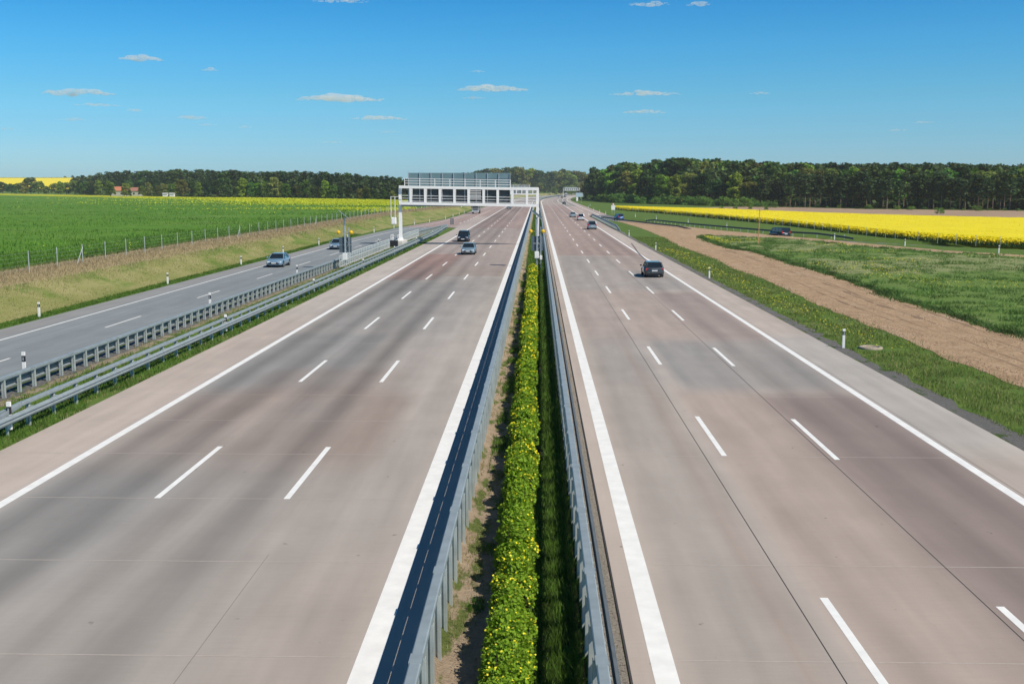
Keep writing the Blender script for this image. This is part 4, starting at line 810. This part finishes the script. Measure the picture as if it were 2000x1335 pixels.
def car(label, cat, kind, col, x, y, rz, z=0):
    """rz: heading, 0 = travelling away along +Y"""
    L_, Wd, Ht, belt, hood, wb, wt, re, rb, trz = SPEC[kind]; name = {'sedan': 'sedan_car', 'wagon': 'estate_car', 'hatch': 'hatchback_car', 'mpv': 'people_carrier', 'van': 'passenger_van'}[kind]
    r = empty(name, (x, y, z), rz + math.pi / 2); tag(r, label, cat); P = paint(col); h = L_ / 2; w = Wd / 2; gc = .17
    st = [(-h, .42, trz - .22, w * .86, 0), (-h + .06, .28, trz - .08, w * .93, .01), (-h + .28, .22, trz, w * .98, .02), (rb, .2, max(trz, belt - .01), w, .02), (-.5, .19, belt, w, .02), (wb - .1, .19, belt - .02, w, .02), (wb + .35, .19, hood + .03, w * .99, .03), (h - .45, .2, hood - .07, w * .97, .03), (h - .15, .24, hood - .17, w * .9, .02), (h, .34, hood - .3, w * .76, 0)]
    loft(MB(), st, w).build('body', P, r, True, 0)
    # glasshouse
    def hexa(x0, x1, x2, x3, z0, z1, w0, w1, ins=0):
        ym = (x1 + x2) / 2
        return MB().add([(x0, -w0, z0), (x0, w0, z0), (x3, w0, z0), (x3, -w0, z0), (x1, -w1, z1), (x1, w1, z1), (x2, w1, z1), (x2, -w1, z1)], [(0, 1, 2, 3)[::-1], (4, 5, 6, 7), (0, 1, 5, 4), (1, 2, 6, 5), (2, 3, 7, 6), (3, 0, 4, 7)])
    w0, w1 = w * .90, w * (.72 if kind not in ('van',) else .84); z0 = belt - .03; z1 = Ht - .05
    hexa(rb - .02, re, wt, wb + .05, z0, z1, w0, w1).build('window', M_glass, r)
    rf = MB().add([(re - .05, -w1 - .015, z1 - .015), (re - .05, w1 + .015, z1 - .015), (wt + .06, w1 + .015, z1 - .015), (wt + .06, -w1 - .015, z1 - .015), (re + .12, -w1 + .1, Ht), (re + .12, w1 - .1, Ht), (wt - .18, w1 - .1, Ht), (wt - .18, -w1 + .1, Ht), ], [(3, 2, 1, 0), (4, 5, 6, 7), (0, 1, 5, 4), (1, 2, 6, 5), (2, 3, 7, 6), (3, 0, 4, 7)]).build('roof', P, r, False, .03)
    for s in (-1, 1):
        pl = MB().beam((wb + .06, s * w0, z0), (wt, s * w1, z1), .07, .05).beam((rb - .02, s * w0, z0), (re, s * w1, z1), .12, .12)
        for fx in ((.42,) if kind in ('sedan', 'hatch') else (.36, .68)):
            xb = wb + (rb - wb) * fx * 1.0 - .1; pl.beam((xb, s * (w0 + .004), z0), (xb - .03, s * (w1 + .004), z1), .06, .05)
        pl.build('pillar', P, r)
        MB().ball((wb - .05, s * (w + .1), belt + .06), .11, 8, 6, (.6, 1, .75)).build('mirror', P if col[0] > .1 else M_black, r, True)
        hl = MB().box((h - .17, s * w * .66, hood - .24), (.24, .34, .15), rz=-s * .35); hl.build('headlight', M_head, r, bevel=.03)
        MB().box((-h + .1, s * w * .8, trz - .20 if kind not in ('van', 'mpv') else trz - .05), (.17, .26, .2 if kind not in ('van', 'mpv') else .42), rz=s * .2).build('tail_light', M_red, r, bevel=.02)
    MB().box((h - .02, 0, hood - .32), (.09, w * .95, .11)).build('grille', M_black, r, bevel=.01); MB().box((h - .035, 0, .4), (.12, w * 1.3, .12)).build('air_intake', M_black, r, bevel=.02)
    MB().box((h + .022, 0, .47), (.02, .52, .11)).build('number_plate', M_plate, r); MB().box((-h - .012, 0, trz - .33), (.02, .52, .11)).build('number_plate', M_plate, r)
    MB().box((-h + .04, 0, .46), (.2, Wd * .86, .2)).build('bumper', P, r, bevel=.04); MB().box((-h + .1, 0, .28), (.2, Wd * .8, .12)).build('underside', M_black, r)
    MB().box((-h - .005, 0, trz - .2), (.03, .6, .05)).build('trim', M_rim, r)
    wr = .31 if kind != 'van' else .33
    for fx in (h - .85, -h + .9):
        for s in (-1, 1):
            wl = MB().tube((fx, s * (w - .2), wr), (fx, s * (w + .012), wr), wr, 18).build('wheel', M_tyre, r); MB().tube((fx, s * (w + .013), wr), (fx, s * (w + .02), wr), wr * .64, 12).build('rim', M_rim, wl)
            MB().tube((fx, s * (w - .3), wr + .02), (fx, s * (w + .004), wr + .02), wr + .07, 18).build('wheel_arch', M_black, r)
    return r
PI = math.pi
def truck(label, x, y, rz, cabc, boxc, Lb=7.5, wide=2.5, tall=3.7):
    r = empty('lorry', (x, y, 0), rz + PI / 2); tag(r, label, 'lorry'); P = paint(cabc); B = paint(boxc)
    MB().box((3.4 + .2, 0, 1.95), (2.0, wide * .96, 2.5)).build('cab', P, r, bevel=.12); MB().box((4.62, 0, 2.35), (.04, wide * .8, .85)).build('windscreen', M_glass, r)
    MB().box((4.62, 0, 1.45), (.05, wide * .6, .5)).build('grille', M_galvd, r); MB().box((4.66, 0, .75), (.2, wide * .94, .5)).build('bumper', M_alu, r, bevel=.05)
    for s in (-1, 1):
        MB().box((4.72, s * .9, .85), (.1, .35, .2)).build('headlight', M_head, r); MB().box((4.5, s * (wide / 2 + .12), 2.2), (.12, .2, .6)).build('mirror', M_black, r)
        for fx in (3.4, -1.6, -3.0):
            MB().tube((fx, s * (wide / 2 - .32), .5), (fx, s * (wide / 2 - .02), .5), .5, 18).build('wheel', M_tyre, r)
    MB().box((-.9, 0, .8), (7.6, 1.0, .3)).build('chassis', M_black, r); MB().box((-1.2, 0, (tall + 1.0) / 2), (Lb, wide, tall - 1.0)).build('box_body', B, r, bevel=.04)
    return r
SIL = (.36, .46, .54); DK = (.045, .06, .075)
car('dark blue people carrier approaching in the outer lane of the left carriageway', 'car', 'mpv', (.012, .022, .04), -11.7, 173.5, PI)
car('silver blue saloon approaching just ahead of the dark van on the left carriageway', 'car', 'sedan', (.25, .36, .42), -8.8, 140.2, PI)
car('dark car far off, seen just below the beam of the white gantry', 'car', 'sedan', (.05, .09, .12), -11.8, 453, PI)
truck('grey lorry approaching on the leftmost concrete lane, below the gantry beam', -20.6, 369, PI, (.35, .37, .38), (.05, .09, .09))
car('silver blue saloon with its headlights towards us on the grey slip road', 'car', 'sedan', (.24, .38, .50), -28.0, 117.5, PI)
car('silver blue saloon half hidden behind the roadside warning sign', 'car', 'sedan', (.22, .35, .46), -27.7, 151.5, PI)
car('dark grey estate car driving away, largest car on the right carriageway', 'car', 'wagon', (.055, .065, .072), 11.05, 105.2, 0)
car('silver blue people carrier driving away by the short shoulder barrier', 'car', 'mpv', (.26, .36, .42), 11.2, 226.5, 0)
car('white hatchback driving away, ahead of the silver blue people carrier', 'car', 'mpv', (.75, .75, .75), 11.4, 290.5, 0)
car('silver saloon driving away, just left of the white hatchback', 'car', 'sedan', (.30, .42, .46), 10.3, 322, 0)
car('dark green car crossing the line before the bend', 'car', 'hatch', (.02, .05, .055), 13.8, 574, 0)
X = lambda xp, y: xp + float(off(y))
car('tiny white car in the distant bend beside a dark one', 'car', 'hatch', (.75, .75, .75), X(11.2, 952), 952, -.05); car('tiny dark car in the distant bend beside a white one', 'car', 'hatch', (.05, .06, .07), X(14.0, 945), 945, -.05)
car('tiny dark car in front of the distant white lorry', 'car', 'mpv', (.03, .04, .04), X(14.2, 1030), 1030, -.08); truck('white lorry in the distant bend left of the far gantry', X(11, 1130), 1130, PI, (.75, .75, .75), (.75, .76, .77))
car('blue car on the ramp beside the white sign', 'car', 'mpv', (.02, .09, .26), 22.6, 306, .22, float(ramp_z(306)))
car('dark blue van on the ramp in front of the yellow field', 'van', 'van', (.008, .01, .022), 43.6, 198.5, .30, float(ramp_z(198)) + .08)
car('small white van seen through the right end of the gantry frame', 'van', 'van', (.75, .75, .75), -14.8, 662, PI)

# ------------------------------------------------------------------ trees
def crown_pts(env, nb, per, size, rb):
    """env: function giving a random blob centre; leaves fill blob shells"""
    Cs = np.array([env() for _ in range(nb)]); P = []
    for c in Cs:
        d = rng.normal(size=(per, 3)); d /= np.linalg.norm(d, axis=1)[:, None]; rr_ = rb * (.6 + .5 * rng.random()) * (.55 + .5 * rng.random(per) ** .5); P.append(c + d * rr_[:, None] * np.array([1, 1, .75]))
    return np.concatenate(P), Cs
def broadleaf(idx, h=1.0, w=.42, low=.12, nb=34, leafmat=None, per=60):
    """unit tree (height 1) scaled on placing; leaves sized for a 15 m tree"""
    r = empty('broadleaf_tree', (0, -500, -200)); rr = random.Random(idx); hh = 15.
    def env():
        z = rr.uniform(low + .08, .93) * hh; t = z / hh; R_ = w * hh * (math.sin(min(1, (t - low + .12) / (1.1 - low)) * PI) ** .6) * .78; a = rr.uniform(0, 2 * PI); q = R_ * math.sqrt(rr.uniform(.15, 1)); return (q * math.cos(a), q * math.sin(a), z)
    P, Cs = crown_pts(env, nb, per, .8, w * hh * .33); V, Fq = rand_quads(P, .62 + .5 * rng.random(len(P)), .5); link('crown', npmesh('crown', V, Fq), leafmat, r)
    mb = MB().tube((0, 0, -.3), (.1, 0, hh * .45), .28, 7, .17).tube((.1, 0, hh * .45), (0, .1, hh * .8), .17, 6, .06)
    for c in Cs[:7]: mb.tube((.05, 0, min(c[2] * .6, hh * .5)), tuple(c), .09, 5, .03)
    mb.build('trunk', M_bark, r); KIDS[r.name] = [x for x in bpy.data.objects if x.parent == r]; return r
def pine(idx, spruce=False):
    r = empty('pine_tree', (0, -500, -200)); rr = random.Random(100 + idx); hh = 15.; P = []
    if spruce:
        for k in range(34):
            z = rr.uniform(.12, .99) * hh; R_ = (1 - z / hh) * 2.4 + .2; a = rr.uniform(0, 2 * PI); d = rng.normal(size=(26, 3)) * np.array([.6, .6, .22]); P.append(np.array((R_ * .6 * math.cos(a), R_ * .6 * math.sin(a), z)) + d)
    else:
        for k in range(30):
            t = rr.uniform(.38, .97); z = t * hh; R_ = 2.4 * math.sin(min(1, (1.08 - t) * 1.9) * PI / 2) ** .7 * (1 if t > .5 else .7); a = rr.uniform(0, 2 * PI); q = R_ * rr.uniform(.3, 1); d = rng.normal(size=(30, 3)) * np.array([.55, .55, .24]); P.append(np.array((q * math.cos(a), q * math.sin(a), z)) + d)
    P = np.concatenate(P); V, Fq = rand_quads(P, .42 + .4 * rng.random(len(P)), .4); link('crown', npmesh('crown', V, Fq), M_pine, r)
    mb = MB().tube((0, 0, -.3), (.15 * rr.uniform(-1, 1), 0, hh * .97), .19, 6, .05)
    for k in range(9): a = rr.uniform(0, 2 * PI); z = rr.uniform(.25, .8) * hh; l = rr.uniform(.8, 1.8); mb.tube((0, 0, z), (l * math.cos(a), l * math.sin(a), z + .2), .05, 4, .02)
    mb.build('trunk', M_pinebark, r); KIDS[r.name] = [x for x in bpy.data.objects if x.parent == r]; return r
PR_B = [broadleaf(1, leafmat=M_leaf[0]), broadleaf(2, w=.36, leafmat=M_leaf[1], nb=34), broadleaf(3, w=.46, leafmat=M_leaf[2]), broadleaf(4, w=.34, low=.06, leafmat=M_leaf[3]), broadleaf(5, w=.33, low=.1, leafmat=M_leaf[4])]
PR_S = [broadleaf(6, w=.62, low=-.15, nb=18, per=60, leafmat=M_shrub), broadleaf(7, w=.7, low=-.15, nb=16, per=60, leafmat=M_shrub)]
PR_P = [pine(1), pine(2), pine(3), pine(4, True)]
for p in PR_S: p.name = 'shrub'; KIDS[p.name] = [x for x in bpy.data.objects if x.parent == p]
protos_used = set()
def plant(proto, x, y, h, label, cat, group, ws=1.0):
    if proto.name not in protos_used: protos_used.add(proto.name); o = proto
    else: o = copy_tree(proto)
    s = h / 15.; o.location = (x, y, float(terrain(np.array([x - float(off(y)) * (abs(x) < 400)]), np.array([y]))[0])); o.scale = (s * ws, s * ws, s); o.location.z -= .28 * h if proto in PR_S else 0; o.rotation_euler = (0, 0, random.uniform(0, 6.28)); tag(o, label, cat, group); return o
def pxX(px, Y): zc_ = Y * math.cos(TH) ; a = at(px, 700, 0); return a[0] / a[1] * Y
def row(label, cat, group, x0, x1, dx, Yf, topf, protos, wts, jit=.06, ws=1.0, tj=4, dY=0):
    px = x0
    while px < x1:
        Y = Yf(px) * (1 + random.uniform(-jit, jit) * .4) + random.uniform(0, dY); t = topf(px) + random.uniform(-1, 1) * tj; X_ = pxX(px, Y)
        gz = float(terrain(np.array([X_ - float(off(Y)) * (abs(X_) < 400)]), np.array([Y]))[0]); h = max(1.5, ztop(t, Y) - gz); plant(random.choices(protos, wts)[0], X_, Y, h, label, cat, group, ws * random.uniform(.85, 1.15)); px += dx * random.uniform(.7, 1.3)
I = lambda xs_, ys_: (lambda x: float(np.interp(x, xs_, ys_)))
# left: broadleaf front, pines behind
Lf = I([0, 160, 400, 640, 790, 860], [1330, 1060, 800, 650, 590, 560])
Ltop = I([160, 250, 350, 450, 600, 700, 790, 900], [347, 336, 334, 334, 337, 342, 348, 352])
row('bushy green tree at the foot of the dark forest beyond the left field', 'tree', 'broadleaf trees before the left forest', 185, 800, 17, Lf, I([160, 300, 500, 640, 680, 800], [358, 357, 353, 356, 366, 370]), PR_B[:4], [4, 3, 2, 2], tj=6)
row('dark pine on the skyline of the forest beyond the left field', 'tree', 'pines of the left forest', 165, 900, 8, lambda x: Lf(x) + 60, Ltop, PR_P + PR_B[1:2], [1.5, 1.5, 1.5, 6, 1], tj=2.5, ws=1.25, dY=40)
o = plant(PR_B[4], pxX(545, 690), 690, ztop(346, 690) - 2, 'pale yellow green tree standing out before the left forest', 'tree', None, .95)
o = plant(PR_B[4], pxX(304, 900), 900, ztop(356, 900) - 2, 'pale yellow tree right of the farm with orange roofs', 'tree', None, .9)
row('low tree in the hedgerow in front of the far yellow hill, far left', 'tree', 'hedgerow trees at the far left', -40, 190, 13, I([-50, 200], [1330, 1050]), I([0, 25, 60, 75, 110, 120, 190], [350, 352, 362, 347, 364, 358, 352]), PR_B[:4], [3, 3, 3, 1], tj=3, ws=1.2)
row('tiny tree on the crest of the far yellow hill', 'tree', 'trees on the far hill crest', -30, 260, 13, lambda x: 2720, I([0, 30, 60, 90, 140, 170, 260], [344, 348, 349, 347, 346, 343, 342]), PR_B[:3], [1, 1, 1], tj=1.5, ws=2.0)
# middle backdrop
row('tree on the wooded rise where the motorway disappears', 'tree', 'trees behind the bend', 885, 1160, 8, lambda x: 1480, I([880, 950, 1000, 1030, 1060, 1100, 1160], [345, 331, 326, 332, 336, 334, 340]), PR_B[:4] + PR_P[:1], [3, 2, 3, 2, 1], tj=2.5, ws=1.0, dY=80)
row('small green tree at the foot of the wooded rise behind the bend', 'tree', 'small trees behind the bend', 880, 1150, 10, lambda x: 1400, I([880, 1150], [362, 360]), PR_B[:4], [3, 3, 2, 1], tj=6, ws=1.1)
# right
Rf = I([1140, 1160, 1200, 1300, 1500, 1700, 2000, 2100], [840, 760, 670, 600, 520, 455, 424, 410])
row('shrub in the green thicket before the right forest', 'shrub', 'shrubs before the right forest', 1150, 1500, 8, lambda x: Rf(x) - 26, I([1150, 1200, 1250, 1350, 1450, 1510], [380, 368, 374, 374, 378, 388]), PR_S, [2, 1], tj=6, ws=1.0)
row('broadleaf tree in the mixed wood right of the bend', 'tree', 'broadleaf trees of the right wood', 1148, 1480, 13, Rf, I([1140, 1160, 1200, 1300, 1400, 1480], [350, 342, 335, 345, 345, 350]), PR_B[:4], [3, 3, 3, 2.2], tj=9)
row('tall broadleaf tree on the skyline of the right wood', 'tree', 'skyline broadleaf trees of the right wood', 1165, 1560, 11, lambda x: Rf(x) + 60, I([1150, 1175, 1200, 1250, 1340, 1420, 1560], [342, 336, 322, 318, 312, 316, 322]), PR_B[:4], [3, 4, 3, 1.5], tj=2.5, ws=1.15, dY=20)
row('dark pine at the front edge of the forest behind the brown field', 'tree', 'front pines of the right forest', 1460, 2060, 10, Rf, I([1450, 1600, 2000], [348, 343, 342]), PR_P[:3], [1, 1, 1], tj=9, ws=1.15, dY=16)
row('leafy crown showing between pines behind the brown field', 'tree', 'broadleaf trees among the right pines', 1500, 2060, 22, lambda x: Rf(x) + 30, I([1450, 1600, 2000], [330, 330, 332]), PR_B[:4], [2, 2, 3, 1.5], tj=3, ws=.9)
row('shrub at the foot of the pines behind the brown field', 'shrub', 'shrubs below the right pines', 1490, 2060, 24, lambda x: Rf(x) - 6, I([1490, 2060], [397, 400]), PR_S, [2, 1], tj=6, ws=1.1)
row('pine on the skyline of the forest behind the brown field', 'tree', 'skyline pines of the right forest', 1540, 2070, 8, lambda x: Rf(x) + 60, I([1500, 1600, 2000], [320, 321, 324]), PR_P, [2, 2, 2, 2], tj=2.5, ws=1.15, dY=25)
plant(PR_B[1], pxX(1156, 800), 800, ztop(329, 800), 'lone dark tree with a tilted crown on the skyline left of the right wood', 'tree', None, .8)
for i, (px, py, h, lb) in enumerate([(1848, 418, 2.2, 'round green bush on the rim of the brown field, right of the picture'), (1470, 409, 1.6, 'small dark bush on the brown field behind the wooden pole'), (1441, 410.5, 1.2, 'lowest dark bush left of the wooden pole behind the rapeseed'), (1412, 408, 1.2, 'leftmost dark bush on the rim behind the rapeseed'), (1502, 410, 1.2, 'small bush right of the wooden pole behind the rapeseed')]):
    x, y = at(px, py); plant(PR_S[i % 2], x, y + 6, h + 1.1, lb, 'shrub', None, .8)
# forest interior, one mass
def forest(name, px0, px1, Yf, topf, n, depth, seed):
    r_ = np.random.default_rng(seed); px = px0 + (px1 - px0) * r_.random(n); Yv = np.array([Yf(p) for p in px]) + depth * r_.random(n); P = []
    for p, Y in zip(px, Yv):
        X_ = pxX(p, Y); gz = float(terrain(np.array([X_]), np.array([Y]))[0]); top = ztop(topf(p) + 3 + 4 * r_.random(), Y); hgt = max(3, top - gz); k = 26
        q = r_.normal(size=(k, 3)) * np.array([2.0, 2.0, hgt * .17]); q[:, 2] += gz + hgt * .58; q[:, 2] = np.clip(q[:, 2], gz, top); q[:, 0] += X_; q[:, 1] += Y; P.append(q)
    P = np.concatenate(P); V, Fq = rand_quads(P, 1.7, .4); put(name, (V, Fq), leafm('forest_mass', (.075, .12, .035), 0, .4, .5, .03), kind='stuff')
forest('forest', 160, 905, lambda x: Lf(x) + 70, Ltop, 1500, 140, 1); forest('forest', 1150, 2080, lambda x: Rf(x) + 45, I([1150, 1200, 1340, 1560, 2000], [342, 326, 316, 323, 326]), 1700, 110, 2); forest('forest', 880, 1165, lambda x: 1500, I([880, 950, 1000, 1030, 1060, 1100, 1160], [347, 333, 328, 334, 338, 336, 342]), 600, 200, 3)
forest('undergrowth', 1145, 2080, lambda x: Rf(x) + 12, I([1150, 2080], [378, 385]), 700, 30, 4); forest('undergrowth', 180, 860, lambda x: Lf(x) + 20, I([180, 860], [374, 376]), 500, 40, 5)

# ------------------------------------------------------------------ farm at the far left
M_roof = mat('roof_tiles', (.50, .17, .09), .8, var=.15); M_wall = mat('farm_wall', (.42, .42, .38), .9)
def barn(label, px, Y, w, d, h, rh, mw=M_wall, mr=M_roof):
    x = pxX(px, Y); r = empty('farm_building', (x, Y, 2)); tag(r, label, 'building')
    MB().box((0, 0, h / 2), (w, d, h)).build('wall', mw, r); v = [(-w / 2 - .4, -d / 2 - .5, h - .1), (w / 2 + .4, -d / 2 - .5, h - .1), (w / 2 + .4, d / 2 + .5, h - .1), (-w / 2 - .4, d / 2 + .5, h - .1), (-w / 2 - .4, 0, h + rh), (w / 2 + .4, 0, h + rh)]
    MB().add(v, [(0, 1, 5, 4), (2, 3, 4, 5), (1, 2, 5), (3, 0, 4), (3, 2, 1, 0)]).build('roof', mr, r)
    for i in range(int(w / 5)): MB().box((-w / 2 + 3 + i * 5, -d / 2 - .03, h * .5), (1.4, .08, 1.4)).build('window', M_glass, r)
    return r
barn('long farm building with a bright orange tiled roof among the left trees', 250, 880, 10, 9, 4.6, 3.2); barn('farm building with a duller red roof right of the orange roofed one', 276, 885, 12, 9, 4.4, 2.8, mr=mat('roof_dull', (.33, .14, .10), .8))
for px, t_y in ((232, 352), (262, 358), (268, 370), (292, 362), (322, 362)): plant(PR_B[px % 4], pxX(px, 830), 830, ztop(t_y, 830) - 2, 'tree standing in front of the orange roofed farm', 'tree', 'trees in front of the farm', .9)
for px, lb in ((337, 'left of two small white sheds between the left trees'), (350, 'right of two small white sheds between the left trees')): barn(lb, px, 850, 3.5, 3, 2.4, .4, M_white, M_white)

# ------------------------------------------------------------------ clouds
def cloud_mat():
    m = bpy.data.materials.new('cloud'); m.use_nodes = True; N = m.node_tree.nodes; L = m.node_tree.links; N.clear()
    o = N.new('ShaderNodeOutputMaterial'); v = N.new('ShaderNodeVolumePrincipled'); v.inputs['Density'].default_value = CLD; v.inputs['Anisotropy'].default_value = .0; v.inputs['Color'].default_value = (1, 1, 1, 1); L.new(v.outputs[0], o.inputs['Volume']); return m
CLD = .018; M_cloud = cloud_mat(); D = 7000.
CL = [(665, 0, 120, 12), (276, 112, 90, 20), (410, 135, 32, 14), (150, 178, 150, 22), (190, 204, 110, 10), (262, 213, 30, 12), (142, 232, 60, 10), (375, 228, 60, 14), (406, 243, 46, 7), (477, 247, 30, 9), (665, 189, 178, 26), (740, 229, 118, 16), (962, 171, 150, 22), (925, 190, 48, 9), (932, 139, 34, 7), (1268, 6, 84, 14), (1363, 7, 50, 14), (1260, 181, 150, 15), (1258, 217, 92, 14), (1483, 181, 46, 10), (1805, 238, 50, 7), (1752, 253, 44, 8), (15, 251, 50, 6), (650, 277, 50, 6), (760, 257, 60, 6)]
def cname(px, py):
    a = 'far left' if px < 330 else 'left' if px < 700 else 'middle' if px < 1100 else 'right' if px < 1550 else 'far right'; return a
for i, (px, py, wd, ht) in enumerate(CL):
    d = fwd + rgt * ((px - CX) / F) - upv * ((py - CY) / F); p = Vector((0, 0, H)) + d * D; s = D / F; rr = random.Random(i * 3 + 1); mb = MB(); Wc, Hc = wd * s, ht * s
    for k in range(22 + int(wd / 3)):
        t = rr.uniform(-1, 1); q = 1 - abs(t) ** 1.6; rad = Hc * (.07 + .27 * q * rr.random() ** 1.7); mb.ball((t * Wc / 2 * .92, rr.uniform(-.25, .25) * Wc * .5, -Hc * .22 + rr.random() * Hc * .34 * q), rad, 14, 8, (rr.uniform(1.6, 3.2), 2.0, .75))
    o = mb.build('cloud', M_cloud, None, True); o.location = p; o.rotation_euler.z = math.atan2(-p.x, p.y)
    sz = 'long' if wd > 130 else 'small' if wd > 60 else 'tiny'; o['label'] = ''; CL[i] = (o, sz, px, py)
LB = ['thin white cloud cut by the top picture edge, left of the middle', 'small flat cloud high in the left sky, left of the tiny puff', 'tiny bright puff of cloud high in the left sky', 'long billowing cloud in the far left sky', 'thin cloud streak just beneath the long far left cloud', 'tiny round puff right of the far left streak', 'small flat cloud lowest below the far left streak', 'pair of faint puffs between the far left clouds and the long middle-left cloud', 'thin faint streak below the pair of faint puffs', 'tiny faint puff low in the sky over the left forest', 'longest bright cloud, left of the gantry in mid sky', 'bright slender cloud just lower right of the longest cloud', 'long white cloud above the gantry', 'small streak under the long white cloud above the gantry', 'tiny wisp above the long white cloud over the gantry', 'cloud cut by the top picture edge, left of two right of the middle', 'cloud cut by the top picture edge, right of two right of the middle', 'thin upper streak of the two right of the bend', 'bright lower cloud of the two right of the bend', 'faint lone wisp in the right sky', 'upper thin wisp low in the far right sky', 'lower thin wisp in the far right sky', 'faint wisp at the left picture edge', 'faint streak low over the left forest', 'faint streak low beneath the bright slender cloud']
for (o, sz, px, py), lb in zip(CL, LB): tag(o, lb, 'cloud', 'small fair weather clouds')

# ------------------------------------------------------------------ thin air over the landscape
hz = bpy.data.materials.new('haze'); hz.use_nodes = True; N = hz.node_tree.nodes; N.clear(); o_ = N.new('ShaderNodeOutputMaterial'); v_ = N.new('ShaderNodeVolumePrincipled')
v_.inputs['Density'].default_value = .00008; v_.inputs['Color'].default_value = (.82, .90, 1, 1); v_.inputs['Anisotropy'].default_value = 0; hz.node_tree.links.new(v_.outputs[0], o_.inputs['Volume'])
tag(MB().box((0, 2000, 49), (9000, 5000, 102)).build('haze', hz), kind='stuff')
